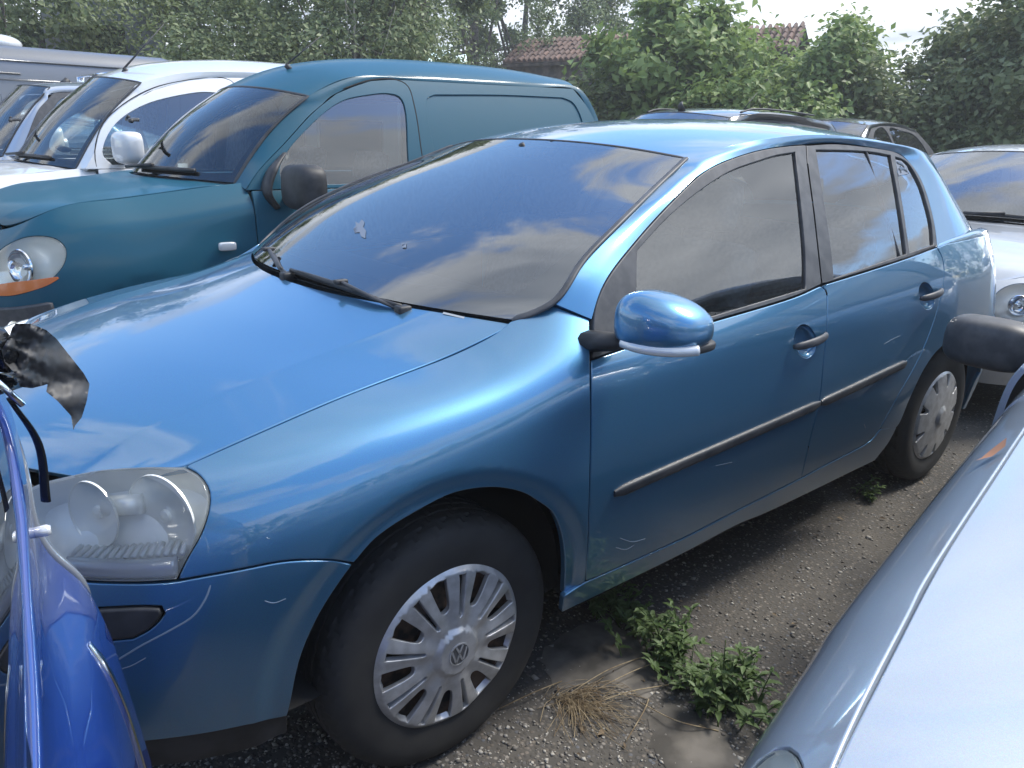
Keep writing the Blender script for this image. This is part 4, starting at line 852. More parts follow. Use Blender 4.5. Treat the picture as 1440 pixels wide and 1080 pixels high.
    for i, xa in enumerate(dl):
        xb = dl[i+1] if i+1 < len(dl) else None
        if xb is not None:
            bot = [(xa, zb+.10), (xb, zb+.10)] if xb < wb-arch+.02 else [(xa, zb+.10), (wb-arch-.02, zb+.10), (wb-arch*.8, zc+.03+arch*.72), (xb, zc+.05+math.sqrt(max(arch**2-(xb-wb)**2, 0))+.02)] if xb < wb+arch else [(xa, zb+.10)]+arc2+[(xb, zb+.10)]
            a_ = uD(resample(bot, h=.05)); b_ = uD([(xb, bot[-1][1]), (xb, .7), (xb, blt(xb)-.004)]); c_ = uD(resample([(xb, blt(xb)-.004), (xa, blt(xa)-.004)], n=14)); d_ = uD([(xa, blt(xa)-.004), (xa, .7), (xa, zb+.10)])
            doors.append(panel(nm[min(i, 1)], D_, [a_, b_, c_, d_], h=hh, hb=.02, material=body, parent=t, mirror=True))
        else:
            A = uD(arc2) if xa < wb-arch else uD([q for q in arc2 if q[0] > xa] or [(xa, zb+.02), (xa+.02, zb+.01)])
            l0 = uD([(xa, blt(xa)-.004), (xa, A[0][1]*0+max(zb+.1, ff(D_(A[:1, 0], A[:1, 1]))[0][1]))]); top = np.stack([np.linspace(D_.K-1.02, l0[0][0], 20), np.full(20, 5.98)], 1)
            panel('rear_wing', D_, [l0, np.vstack([l0[-1], A[0]]), A, np.vstack([A[-1], (A[-1][0]+.1, .03)]), np.array([(A[-1][0]+.1, .03), (D_.K-1.02, .03)]), np.array([(D_.K-1.02, .03), top[0]]), top, np.vstack([top[-1], l0[0]])], h=hh, hb=.02, material=body, parent=t, mirror=True, g=.0015)
    xq = min(dl[-1], wb-arch-.02); so = uD(resample([(xd-.02, zb+.095), (xq, zb+.095)], h=.1)); s2 = uD(resample([(xq, zb+.0), (xd-.02, zb+.0)], h=.1)); panel('sill', D_, [so, np.vstack([so[-1], s2[0]]), s2, np.vstack([s2[-1], so[0]])], h=.06, hb=.03, material=body, parent=t, mirror=True)
    # side glass with frames: one frame for each door
    uG = lambda pts: Gg.uv(np.array(pts, float), ff, d=3)
    fo = [np.vstack([uG(resample(cr(q), n=16)) for q in p['c2']])]; bl = uG(resample([(p['c2'][2][-1][0], blt(p['c2'][2][-1][0])-.006), (p['c2'][0][0][0], blt(p['c2'][0][0][0])-.006)], n=20))
    holes = [[uG(np.vstack([cr(q, 5), q[:1]]))] for q in p['windows']]
    rh = [[uG(np.vstack([cr(w_, 6) for w_ in q]+[np.array(q[0][:1])]))] for q in p.get('recess', [])]
    fr = panel('window_frame', Gg, [fo[0], np.vstack([fo[0][-1], bl[0]]), bl, np.vstack([bl[-1], fo[0][0]])], holes+rh, h=.04, hb=.02, material=M[p.get('framepaint', 'trim')], parent=t, mirror=True, off=.004, g=.001, r=.003)
    for q in p.get('seams', []): q = resample(cr(q), n=40); P = Gg(*q.T); N_ = Gg.normal(*q.T); ribbon('door_seam', P+N_*.003, N_, .007, .002, M['dark'], t, mirror=True)
    for q in p.get('recess', []): q = [uG(np.vstack([cr(w_, 6) for w_ in q]+[np.array(q[0][:1])]))]; holes.append(None); panel('recessed_panel', Gg, q, h=.08, hb=.025, material=body, parent=t, mirror=True, off=-.004, g=-.009, r=.0005, d=.003)
    for q in [h_ for h_ in holes if h_]: panel('side_window', Gg, q, h=.08, hb=.03, material=gl, parent=t, mirror=True, off=-.004, g=0, r=.0005, d=.003)
    if p.get('kind') != 'van' or True:
        pe_ = resample(np.vstack([r1[-6:], [(xt-.04, -w*.80, blt(xt)-.2), (xt-.03, -w*.78, .6)]]), n=8)
        TGg = Grid([[(a[0]+.10*(1-y*y), y*abs(a[1]), a[2]+.015*(1-y*y)) for y in np.linspace(-1, 1, 7)] for a in pe_], ref=(1., 0, .6)); kk = p.get('rear_glass', (.5, 3.4))
        panel('tailgate', TGg, full(TGg), [rect(kk[0], kk[1], .5, 5.5)], h=.08, hb=.04, material=body, parent=t); panel('rear_window', TGg, rect(kk[0]-.02, kk[1]+.02, .48, 5.52), h=.1, hb=.05, material=gl, parent=t, off=-.004)
    # mirrors
    mc, md = p['mirror']
    for i, s in enumerate((1, -1)):
        V, F_ = superell((mc[0], mc[1]*s, mc[2]), (md[0], md[1]*s, md[2]), .55, .6, 24, 16, fn=lambda q: np.array([(q[0] if q[0] < .5 else .5+(q[0]-.5)*.2)+.35*((1-q[1])/2)**1.6, q[1], q[2]])); o = mesh_obj('wing_mirror', V, F_, M[p.get('mirrorpaint', p['paint'])], t)
        mb = MB(); mb.tube([(mc[0]+.02, (-w+.09)*s, mc[2]-md[2]*.7), (mc[0], mc[1]*s, mc[2]-md[2]*.5)], [.05, .03], 10, flat=.5); mb.build('mirror_arm', M['black'], o)
    for s in (1, -1):
        for x in (0., wb):
            wh = make_wheel(x, -(w-.085), 1, s, parent=t)
    for k, x in enumerate(dl[1:]):
        z = blt(x)-.13; y = w-.0
        for s in (-1, 1):
            mb = MB(); mb.tube([(x-.17, s*(y-.015), z), (x-.16, s*(y+.02), z), (x-.06, s*(y+.022), z+.004), (x-.05, s*(y-.015), z+.004)], .011, 8)
            mb.build('door_handle', M[p.get('handle', 'black')], t)
    # cabin
    mb = MB(); mb.box(((xt+xc)/2, 0, zb+.05), (xt-xc-.3, 2*w-.4, .06)); mb.box((xn*.4, 0, .5), (.6, 1.0, .45)); mb.box((xt-.35, 0, .5), (.3, 1.2, .45)); mb.build('underbody', M['dark'], t, smooth=False)
    if p.get('cabin', True):
        mb = MB(); mb.box((xs+.20, 0, hcs-.18), (.5, 2*w-.35, .30), bev=.08); mb.build('dashboard', M['interior'], t)
        xf = p.get('seatx', xs+.72); dzs = p.get('seatz', 0)
        for y in (-.37, .37):
            n0 = len(t.children); car_seat(xf, y, .48, t)
            if dzs:
                for c in list(t.children)[n0:]: c.location.z = dzs
        if p.get('kind') != 'van': car_seat(xf+.85, 0, 1.2, t, False)
        mb = MB(); a0 = np.array([xs+.40, -.37, hcs-.05]); mb.tube([a0+.185*(math.cos(q)*np.array([0, 1, 0])+math.sin(q)*np.array([.4, 0, .91])) for q in np.linspace(0, 2*math.pi, 33)], .014, 8, cap=False); mb.tube([a0+(0, .18, 0), a0-(0, .18, 0)], .016, 8); mb.build('steering_wheel', M['black'], t)
    return dict(F=Fg, D=D_, G=Gg, W=Wg, H=Hg, R=RFg, doors=doors, gw=gw, T=Ts)
def gxz(px, y0, x0, gw, w=None):
    """local side-view coordinates of photo pixels lying on the leaning side glass of a car centred on y0"""
    out = []
    for q in px:
        z = 1.2
        for _ in range(6): P = at([q], 1, y0-gw(z))[0]; z = P[2]
        out.append((P[0]-x0, P[2]))
    return out
# ================================================================ the other vehicles
def place(t, x, y, deg=0.0): t.location = (x, y, 0); t.rotation_euler = (0, 0, rad(deg))
# --- teal panel van beside the hatchback
teal = thing('panel_van', 'teal panel van with black door mirror and solid cargo side, beside the blue hatchback', 'van')
TK = dict(paint='teal', ws='ws_clear', w=.835, nose=-.66, tail=3.0, hood=(.92, .925, 1.15, 1.135), cowl=(.22, .47), belt=(1.115, 1.13), wtop=.615, wstop=(.76, .895, 1.605, 1.555), tumble=(.22, .28), wsb=.035,
    roof=[(.95,1.695),(1.2,1.765),(1.6,1.81),(2.1,1.825),(2.6,1.82),(2.98,1.79)], rail=[(1.0,.598,1.612),(1.15,.572,1.66),(1.45,.552,1.69),(1.8,.545,1.70),(2.3,.54,1.71),(2.84,.53,1.72)],
    c2=[[(.475,1.115),(.545,1.195),(.71,1.33),(.89,1.475),(1.05,1.575)],[(1.05,1.575),(1.27,1.65),(1.43,1.668),(1.6,1.672),(2.2,1.685),(2.82,1.70)],[(2.82,1.70),(2.93,1.55),(2.97,1.30),(2.97,1.115)]],
    cpillar=[(2.92,-.58,1.66),(3.0,-.66,1.45),(3.02,-.76,1.12)], windows=[[(.655,1.03+.10),(.67,1.23),(.85,1.40),(1.07,1.535),(1.25,1.577),(1.37,1.590),(1.44,1.575),(1.455,1.53),(1.415,1.30),(1.395,1.135)]],
    doors=[.49, 1.50, 2.98], wb=2.6, lamp=(4.0, 5.15, .95, .72, .75), grille=(3.6, 4.6, 1.8), bumper=(.1, 2.6), framepaint='teal', mirror=((.66, -.985, 1.135), (.075, .13, .105)), mirrorpaint='black', kind='van', rear_glass=(.6, 3.0), seatz=.22, seatx=.95, bulge=.03, recess=[[[(1.585,1.15),(1.59,1.32),(1.60,1.52),(1.62,1.575),(1.68,1.60)],[(1.68,1.60),(2.2,1.625),(2.70,1.635)],[(2.70,1.635),(2.78,1.61),(2.815,1.55),(2.83,1.35),(2.84,1.15)]]],
    seams=[[(1.10,1.60),(1.27,1.652),(1.43,1.668),(1.51,1.64),(1.52,1.53),(1.505,1.32),(1.50,1.13)]], xf=(.15,2.5,0,1), lamp_px=[[(-25,380),(5,348),(40,333),(78,336),(92,350),(90,370),(72,392),(45,408),(10,416),(-20,410)]], bowl=.075)

cT = build_car(teal, TK); place(teal, .15, 2.5)
cTF = cT['F']; _w = lambda P: proj(P+np.array([.15, 2.5, 0])); _q = cTF.uv(cr([(-22,404),(10,398),(45,394),(84,390),(70,400),(45,409),(12,416),(-20,412),(-22,404)], 5), _w, d=3); panel('indicator_lens', cTF, [np.clip(_q, (.1,.5), (9,5.9))], h=.03, hb=.012, material=M['orange'], parent=teal, off=.0035, mirror=True, g=0, r=.001, d=.004)
for s in (1, -1):
    mb = MB(); V, F_ = superell((.335, s*.845, .865), (.042, .014, .020), .4, .6, 20, 10); mb.add(V, F_); mb.build('side_marker', M['clearlens'], teal)
    mb = MB(); mb.tube(cr(np.array([(.60,-.80,1.03),(.56,-.80,1.10),(.60,-.79,1.20),(.68,-.76,1.28)])*(1, s, 1)), [.05,.055,.05,.02], 10, flat=.35); mb.build('mirror_sail', M['black'], teal)
mb = MB(); mb.tube([(1.02,-.17,1.70),(.99,-.17,1.725)], .014, 8); mb.tube([(.99,-.17,1.725),(1.22,-.17,1.90)], [.005,.0025], 6); mb.build('aerial', M['black'], teal)
mb = MB(); a, b = 1.42, 1.46
for q in (((b,-.49,.9),(.02,.16,1.30)),((b,.49,.9),(.02,.16,1.30)),((b,0,.72),(.02,.82,.62)),((b,0,1.50),(.02,.82,.10))): mb.box(*q)
mb.build('partition', M['pale_panel'], teal, smooth=False)

# --- white van behind it
white = thing('white_van', 'white van with white door mirror and roof aerial, behind the teal panel van', 'van')
WK = dict(paint='white', ws='ws_clear', w=.915, nose=-.72, tail=3.2, hood=(.93, .95, 1.12, 1.09), cowl=(.08, .30), belt=(1.10, 1.14), wtop=.645, wstop=(.66, .80, 1.71, 1.665), tumble=(.22, .28), wsb=.04,
    roof=[(.9,1.80),(1.2,1.86),(1.6,1.90),(2.1,1.91),(2.8,1.90),(3.15,1.86)], rail=[(.95,.63,1.715),(1.15,.615,1.755),(1.5,.60,1.785),(2.0,.595,1.795),(2.6,.59,1.795),(3.0,.58,1.79)],
    c2=[[(.33,1.10),(.40,1.20),(.48,1.36),(.64,1.50),(.87,1.62)],[(.87,1.62),(1.14,1.70),(1.41,1.735),(2.0,1.755),(2.95,1.755)],[(2.95,1.755),(3.08,1.6),(3.14,1.35),(3.15,1.14)]],
    cpillar=[(3.08,-.63,1.72),(3.16,-.72,1.5),(3.19,-.82,1.14)], windows=[[(.50,1.125),(.455,1.18),(.47,1.25),(.57,1.385),(.77,1.51),(1.03,1.59),(1.26,1.625),(1.37,1.60),(1.38,1.3),(1.36,1.14)]],
    bulge=.035, seams=[[(.40,1.11),(.405,1.20),(.48,1.37),(.64,1.51),(.87,1.632),(1.14,1.705),(1.38,1.735),(1.47,1.70),(1.50,1.5),(1.50,1.14)]], doors=[.40, 1.50, 2.9], wb=2.7, lamp=(4.0, 5.1, .9, .6, .75), framepaint='white', mirror=((.55, -1.05, 1.24), (.085, .12, .105)), kind='van', rear_glass=(.6, 3.0), seatz=.22, seatx=.95)
build_car(white, WK); place(white, .10, 4.76)
mb = MB(); mb.tube([(.84,-.25,1.735),(.80,-.25,1.765)], .02, 8); mb.tube([(.80,-.25,1.765),(1.12,-.25,2.10)], [.008,.003], 6); mb.build('aerial', M['black'], white)
for s in (1, -1): V, F_ = superell((.20, s*.905, .98), (.05, .016, .03), .5, .6, 20, 10); mesh_obj('side_marker', V, F_, M['clearlens'], white)

# --- silver off-roader with roof bars
suv = thing('offroader', 'silver compact offroader with roof bars, behind the white van', 'car')
SK = dict(paint='silver', ws='ws_clear', w=.88, nose=-.80, tail=3.4, hood=(.92, .92, 1.10, 1.08), cowl=(-.05, .12), belt=(1.10, 1.12), wtop=.63, wstop=(.45, .58, 1.70, 1.675), tumble=(.20, .22), wsb=.03,
    roof=[(.7,1.735),(1.1,1.76),(1.8,1.77),(2.5,1.76),(3.1,1.72)], rail=[(.75,.63,1.695),(1.1,.622,1.71),(1.8,.62,1.715),(2.5,.62,1.705),(3.0,.61,1.68)],
    c2=[[(.22,1.09),(.32,1.26),(.44,1.47),(.60,1.63)],[(.60,1.63),(1.0,1.655),(1.8,1.66),(2.9,1.63)],[(2.9,1.63),(3.05,1.5),(3.2,1.12)]],
    cpillar=[(3.12,-.68,1.5),(3.3,-.76,1.12)], windows=[[(.42,1.12),(.52,1.40),(.66,1.585),(1.0,1.61),(1.20,1.61),(1.22,1.12)],[(1.32,1.12),(1.30,1.61),(2.0,1.60),(2.1,1.12)]],
    doors=[.25, 1.27, 2.15], wb=2.58, lamp=(4.0, 5.2, .8, .55, .6), mirror=((.50, -1.0, 1.17), (.08, .11, .09)), trim='black', seatz=.18)
build_car(suv, SK); place(suv, .20, 7.0)
for s in (1, -1):
    mb = MB(); mb.tube([(.95,s*.60,1.735),(1.0,s*.60,1.80)], [.05,.03], 8, mi=0); mb.tube([(2.3,s*.60,1.735),(2.3,s*.60,1.80)], [.05,.03], 8); mb.build('roof_rail_foot', M['black'], suv)
for x in (1.12, 2.2): mb = MB(); mb.tube([(x,-.70,1.83),(x,.70,1.83)], .028, 8, flat=.6); mb.tube([(x,-.60,1.73),(x,-.60,1.83)], .04, 8); mb.tube([(x,.60,1.73),(x,.60,1.83)], .04, 8); mb.build('roof_bar', M['chrome'], suv)

# --- car generator for ordinary cars
def saloon(paint, L1=4.5, w=.88, roofz=1.45, **k):
    p = dict(paint=paint, w=w, nose=-.84, tail=L1-.84, hood=(.76, .80, .98, .955), cowl=(.30, .50), belt=(.95, 1.0), wtop=.57, wstop=(1.10, 1.22, roofz-.055, roofz-.10), tumble=(.42, .36),
      roof=[(1.4,roofz-.01),(1.8,roofz),(2.2,roofz-.005),(2.7,roofz-.06)], rail=[(1.5,.572,roofz-.06),(1.8,.573,roofz-.055),(2.2,.57,roofz-.065),(2.6,.55,roofz-.11)],
      c2=[[(.60,.95),(.75,1.09),(.95,1.22),(1.18,roofz-.13)],[(1.18,roofz-.13),(1.5,roofz-.09),(2.0,roofz-.085),(2.55,roofz-.15)],[(2.55,roofz-.15),(2.8,1.20),(3.0,1.0)]],
      cpillar=[(2.85,-.60,1.22),(3.2,-.68,1.0)], windows=[[(.80,.975),(.92,1.14),(1.10,1.25),(1.28,roofz-.155),(1.60,roofz-.13),(1.66,.99)],[(1.76,.99),(1.72,roofz-.13),(2.1,roofz-.135),(2.48,roofz-.19),(2.66,1.16),(2.72,1.01)]],
      doors=[.62, 1.71, 2.55], wb=2.75, lamp=(3.9, 5.0, .8, .55, .6), mirror=((.82, -1.0, 1.03), (.075, .11, .075)), rear_glass=(.4, 2.8))
    p.update(k); return p
merc = thing('saloon_car', 'silver saloon with twin oval headlamps parked behind the blue hatchback', 'car')
build_car(merc, saloon('silver', 4.8, .905, 1.45, hood=(.70, .76, .985, .955), plan=.8, xf=(4.22,-.06,3,1), lamp_px=[[(1396,430),(1402,412),(1425,400),(1452,402),(1466,422),(1466,442),(1448,458),(1420,460),(1402,448)],[(1366,432),(1370,415),(1381,408),(1388,416),(1388,432),(1380,443),(1370,443)]], bowl=.05, grille=(3.4, 5.2, 1.2), wtop=.60, frit=.04)); place(merc, 4.22, -.06, 3)
darkA = thing('dark_car', 'dark grey car with roof bars and a small roof fin, beyond the blue hatchback', 'car')
build_car(darkA, saloon('darkgrey', 4.3, .90, 1.60, hood=(.85, .88, 1.10, 1.07), belt=(1.06, 1.10), wstop=(1.05, 1.18, 1.55, 1.51), roof=[(1.4,1.595),(1.8,1.61),(2.4,1.60),(3.0,1.55)], rail=[(1.5,.62,1.555),(1.9,.62,1.56),(2.4,.61,1.55),(2.9,.60,1.51)], c2=[[(.60,1.06),(.75,1.2),(.95,1.33),(1.18,1.45)],[(1.18,1.45),(1.5,1.50),(2.0,1.51),(2.8,1.46)],[(2.8,1.46),(3.0,1.3),(3.15,1.1)]], cpillar=[(3.15,-.66,1.3),(3.3,-.72,1.1)], windows=[[(.85,1.08),(1.0,1.26),(1.2,1.39),(1.6,1.45),(1.66,1.09)],[(1.76,1.09),(1.72,1.46),(2.2,1.455),(2.7,1.41),(2.9,1.11)]], glass='darkglass')); place(darkA, 4.2, 2.95, 0); darkA.scale = (1, 1, 1.06)
mb = MB(); mb.tube([(1.20,.0,1.565),(1.17,0,1.615),(1.19,0,1.645)], [.045,.03,.008], 8, flat=.5); mb.build('roof_fin', M['black'], darkA)
for s in (1, -1): mb = MB(); mb.tube(cr([(1.35,s*.55,1.560),(1.5,s*.56,1.590),(2.0,s*.565,1.598),(2.6,s*.56,1.578)]), .012, 8, flat=.7); mb.build('roof_rail', M['black'], darkA)
mb = MB(); mb.tube([(1.9,-.2,1.60),(2.1,-.2,1.76)], [.006,.003], 6); mb.build('aerial', M['black'], darkA)
darkB = thing('black_car', 'black car showing its windscreen, parked before the bushes at the right', 'car')
build_car(darkB, saloon('darkgrey', 4.2, .87, 1.52, glass='darkglass', hood=(.80,.84,1.04,1.01), belt=(1.0,1.05), wstop=(1.02,1.15,1.47,1.43), c2=[[(.60,1.0),(.75,1.13),(.95,1.27),(1.18,1.39)],[(1.18,1.39),(1.5,1.43),(2.0,1.435),(2.6,1.37)],[(2.6,1.37),(2.85,1.2),(3.0,1.04)]])); place(darkB, 8.5, 3.85, 2); darkB.scale = (1.08, 1.08, 1.16)
farcar = thing('parked_car', 'pale silver car mostly hidden behind the offroader at the left edge', 'car')
build_car(farcar, saloon('silver', 4.4, .87, 1.50, cabin=False)); place(farcar, -.75, 9.4)

# --- silver car in the right foreground
near = thing('pale_silver_car', 'pale silver car in the right foreground with rounded bonnet and black mirror', 'car')
NK = saloon('silver2', 4.2, .86, 1.50, nose=-.98, plan=.5, hood=(.76, .80, 1.0, .95), cowl=(.80,1.0), seam_in=.62, os=[.06,.03,.012,0,.014,.050,.120], mirror=((1.44, -.965, .885), (.075, .115, .070)), mirrorpaint='trim', belt=(.945, .98), bowl=.05, h=.03,
   c2=[[(1.08,.945),(1.22,1.07),(1.40,1.22),(1.60,1.37)],[(1.60,1.37),(1.85,1.41),(2.2,1.415),(2.75,1.35)],[(2.75,1.35),(3.0,1.20),(3.15,.98)]], wstop=(1.5,1.62,1.445,1.40), roof=[(1.8,1.49),(2.1,1.50),(2.5,1.495),(2.9,1.44)], rail=[(1.85,.572,1.44),(2.1,.573,1.445),(2.5,.57,1.435),(2.8,.55,1.39)],
   cpillar=[(3.0,-.60,1.22),(3.3,-.68,1.0)], windows=[[(1.24,.97),(1.36,1.12),(1.55,1.28),(1.70,1.355),(1.95,1.37),(2.0,.985)],[(2.1,.985),(2.06,1.37),(2.4,1.365),(2.68,1.31),(2.86,1.16),(2.92,1.01)]], doors=[1.02,2.05,2.8], wb=2.85, lamp=(4.2,5.12,.85,.82,.95))
cN = build_car(near, NK); place(near, .24, -2.40, 8.2)
leaf = px_at((1405,635), 1.0)
# --- deep blue hatchback: its tail stands edge-on at the left of the camera
blue = thing('deep_blue_car', 'glossy deep blue hatchback tail with chrome trim at the left edge', 'car')
BO = np.array([-.715, -.86, 0]); BD = np.array([-.17, -.985, 0]); BN = np.array([.985, -.17, 0])
_oz = np.arange(.15, 1.6, .005); _ov = np.interp(_oz, [.25,.32,.45,.56,.66,.78,.86,.90,.95,1.0,1.11,1.3,1.45,1.5], [.0,.05,.065,.060,.048,.034,.014,-.016,-.030,-.026,-.030,-.10,-.20,-.26]); _kw = np.exp(-(np.arange(-14, 15)/6.)**2); _ov = np.convolve(np.pad(_ov, 14, mode='edge'), _kw/_kw.sum(), mode='valid')
def _osm(z): return np.interp(z, _oz, _ov)
def btail(s, z):
    o = _osm(z);
    c = np.clip(.16-s, 0, 1); c2 = np.clip(s-1.44, 0, 1)
    return BO+BD*s[:, None]+BN*(o-3.2*c**2-3.2*c2**2)[:, None]+np.stack([0*z, 0*z, z], 1)
TF = Func(btail, (0, 1.6, .25, 1.48), ref=(-2.2, -1.9, .7)); TF.f = btail
M['tailglass'] = mat('smoked clear lens', (.22,.24,.27), .12, .1, .8)
win = [cr([(.27,1.02),(.42,.965),(.8,.955),(1.2,.965),(1.38,1.02)], 8), cr([(1.38,1.02),(1.42,1.08),(1.40,1.2),(1.32,1.38)], 8), np.linspace((1.32,1.38),(.30,1.38), 12), cr([(.30,1.38),(.235,1.2),(.225,1.08),(.27,1.02)], 8)]
lampB = [cr([(.03,1.08),(.07,1.10),(.13,1.04),(.15,.95),(.13,.86),(.08,.78),(.035,.80),(.015,.95),(.03,1.08)], 6)]
tg = panel('tailgate', TF, rect(.0, 1.6, .56, 1.46, 30), [win, lampB], h=.03, hb=.015, material=M['deepblue'], parent=blue, g=.001, r=.012, d=.02)
M['backglass'] = glass('rear glass', (.10,.13,.15), 2.3, dirt=.01)
panel('rear_window', TF, win, h=.04, material=M['backglass'], parent=tg, off=-.006, g=0, r=.001, d=.003)
panel('tail_lamp', TF, lampB, h=.015, hb=.008, material=M['tailglass'], parent=blue, off=.004, g=.001, r=.006, d=.03)
panel('rear_bumper', TF, rect(0, 1.6, .27, .555, 30), h=.05, hb=.03, material=M['deepblue'], parent=blue, r=.008, d=.03)
def tfp(s, z, o): s = np.array([s]); z = np.array([z]); return (TF(s, z)+TF.normal(s, z)*o)[0]
_s = np.linspace(.285, .33, 14); _z = np.linspace(.86, .57, 14); ribbon('chrome_strip', TF(_s, _z), TF.normal(_s, _z), .016, .004, M['chrome'], tg)
mb = MB(); mb.tube(cr([tfp(.235,1.13,.012), tfp(.21,1.07,.020), tfp(.20,1.0,.016)]), [.003,.005,.006], 8, flat=.6); w_ = mb.build('rear_wiper', M['gloss_black'], tg)
mb = MB(); mb.tube(cr([tfp(.245,1.16,.010), tfp(.235,1.12,.020)]), .0035, 8); mb.build('wiper_tip', M['chrome'], w_)
mb = MB(); a = tfp(.18,.955,-.004); mb.tube([a, a+BN*.016, a+BN*.020], [.006,.007,.005], 14); mb.build('wiper_spindle', M['clearlens'], w_)
# the rest of its body, away from the camera
def bsec(t, top, wd, z0=.28): return [BO+BD*(.8+math.copysign(abs(math.cos(a))**.5, math.cos(a))*wd)-BN*t+np.array([0, 0, z0+(top-z0)*max(0, math.sin(a))**.5]) for a in np.linspace(math.pi, 0, 17)]
secs = [bsec(.26, 1.40, .72), bsec(.5, 1.46, .76), bsec(1.3, 1.48, .79), bsec(1.9, 1.44, .79), bsec(2.45, 1.0, .79), bsec(3.1, .86, .76), bsec(3.45, .70, .62)]
V = [p for q in secs for p in q]; Fc = [(i*17+j, i*17+j+1, (i+1)*17+j+1, (i+1)*17+j) for i in range(6) for j in range(16)]+[tuple(range(6*17, 7*17))]; mesh_obj('body_shell', V, Fc, M['deepblue'], blue)
sd = [[tuple(TF(np.array([q]), np.array([z]))[0]) for z in (.30,.6,.9,1.15,1.40)]+[tuple(BO+BD*q-BN*.5+np.array([0,0,z])) for z in (.30,.6,.9,1.15,1.40)] for q in (.004, 1.596)]
for q in sd: mesh_obj('rear_wing', q, [(i, i+1, i+6, i+5) for i in range(4)], M['deepblue'], blue)
# --- torn black plastic hanging beside it
plast = thing('plastic_sheet', 'crumpled torn black plastic sheet with a pointed end hanging over the blue bonnet', 'plastic sheet')
out = np.array([(22,455),(43,455),(65,464),(80,477),(98,500),(118,525),(126,540),(122,564),(115,587),(106,598),(103,605),(102,598),(100,585),(81,564),(65,551),(67,540),(61,542),(45,546),(28,544),(20,524),(6,509),(2,492),(13,474),(17,461)], float)
def plastic():
    q = resample(np.vstack([out, out[:1]]), h=2.5)[:-1]; V2, F = cdt(q, [], 5.5); x, y = V2.T; rr_ = np.random.default_rng(4); k = np.clip((75-x)/50, 0, 1)
    dpt = -1.02+.020*k*(np.abs(np.sin(x*.075+y*.05))+.8*np.abs(np.sin(y*.09-x*.045+1))+.25*np.abs(np.sin((x+.6*y)*.21)))+.012*np.sin(x*.06+y*.03)+.0009*(x-60)+.006*np.sin(y*.12)*(1-k)
    P = at(V2, 1, dpt+rr_.normal(0, .0042, len(x))*(.25+k)); o = mesh_obj('sheet', P, F, mat('thin black plastic film', (.035,.037,.04), .55, build=noise_mix((.032,.034,.038), (.055,.055,.057), 4)), plast, smooth=False); o.data.materials[0].node_tree.nodes['Principled BSDF'].inputs['Coat Weight'].default_value = .0
    mb = MB(); mb.tube(at(np.array([(-30,545),(0,540),(26,534)]), 1, [-1.03,-1.02,-1.0]), [.012,.012,.010], 8); mb.build('arm', M['gloss_black'], plast)
    mb = MB(); mb.tube(at(np.array([(-40,480),(-10,485),(4,500),(0,520)]), 1, -1.02), [.02,.022,.018,.012], 10); mb.build('clip', M['gloss_black'], plast)
plastic()
# ================================================================ ground
def ground_mat(nt, b):
    Lk = nt.links.new; tc = nnode(nt, 'ShaderNodeTexCoord'); co = tc.outputs['Object']
    v = nnode(nt, 'ShaderNodeTexVoronoi', Scale=85.0); v.inputs['Randomness'].default_value = 1.0; Lk(co, v.inputs['Vector'])
    sepc = nnode(nt, 'ShaderNodeSeparateColor'); Lk(v.outputs['Color'], sepc.inputs[0])
    rs = nnode(nt, 'ShaderNodeValToRGB'); Lk(sepc.outputs[0], rs.inputs[0]); cr_ = rs.color_ramp; cr_.interpolation = 'CONSTANT'
    cr_.elements[0].color = (.062, .057, .051, 1); cr_.elements[1].position = .35; cr_.elements[1].color = (.125, .106, .087, 1)
    for p_, c in ((.55, (.105, .10, .098, 1)), (.72, (.19, .165, .14, 1)), (.86, (.29, .265, .235, 1)), (.95, (.12, .13, .15, 1))):
        e = cr_.elements.new(p_); e.color = c
    md = nnode(nt, 'ShaderNodeMapRange'); md.inputs[1].default_value = .25; md.inputs[2].default_value = .55; md.inputs[3].default_value = 1; md.inputs[4].default_value = 0; Lk(v.outputs['Distance'], md.inputs[0])
    nb = nnode(nt, 'ShaderNodeTexNoise', Scale=1.3, Detail=8.0, Roughness=.65); Lk(co, nb.inputs['Vector'])
    rb = nnode(nt, 'ShaderNodeValToRGB'); Lk(nb.outputs[0], rb.inputs[0]); rb.color_ramp.elements[0].position = .38; rb.color_ramp.elements[0].color = (.048, .046, .044, 1); rb.color_ramp.elements[1].position = .62; rb.color_ramp.elements[1].color = (.095, .086, .074, 1)
    m2 = nnode(nt, 'ShaderNodeMath', operation='MULTIPLY'); Lk(md.outputs[0], m2.inputs[0])
    n3 = nnode(nt, 'ShaderNodeTexNoise', Scale=2.4, Detail=5.0); Lk(co, n3.inputs['Vector']); mr3 = nnode(nt, 'ShaderNodeMapRange'); mr3.inputs[1].default_value = .35; mr3.inputs[2].default_value = .6; mr3.inputs[3].default_value = .35; mr3.inputs[4].default_value = .8; Lk(n3.outputs[0], mr3.inputs[0]); Lk(mr3.outputs[0], m2.inputs[1])
    mx = nnode(nt, 'ShaderNodeMixRGB'); Lk(m2.outputs[0], mx.inputs[0]); Lk(rb.outputs[0], mx.inputs[1]); Lk(rs.outputs[0], mx.inputs[2]); Lk(mx.outputs[0], b.inputs['Base Color'])
    bp = nnode(nt, 'ShaderNodeBump', Strength=.55, Distance=.004); Lk(m2.outputs[0], bp.inputs['Height']); Lk(bp.outputs[0], b.inputs['Normal'])
M['ground'] = mat('exposed aggregate asphalt', rough=.9, build=ground_mat)
g = mesh_obj('ground', [(-80,-80,0),(80,-80,0),(80,80,0),(-80,80,0)], [(0,1,2,3)], M['ground'], smooth=False); g['kind'] = 'structure'
def px_ground(px): return at(px, 2, 0.0)
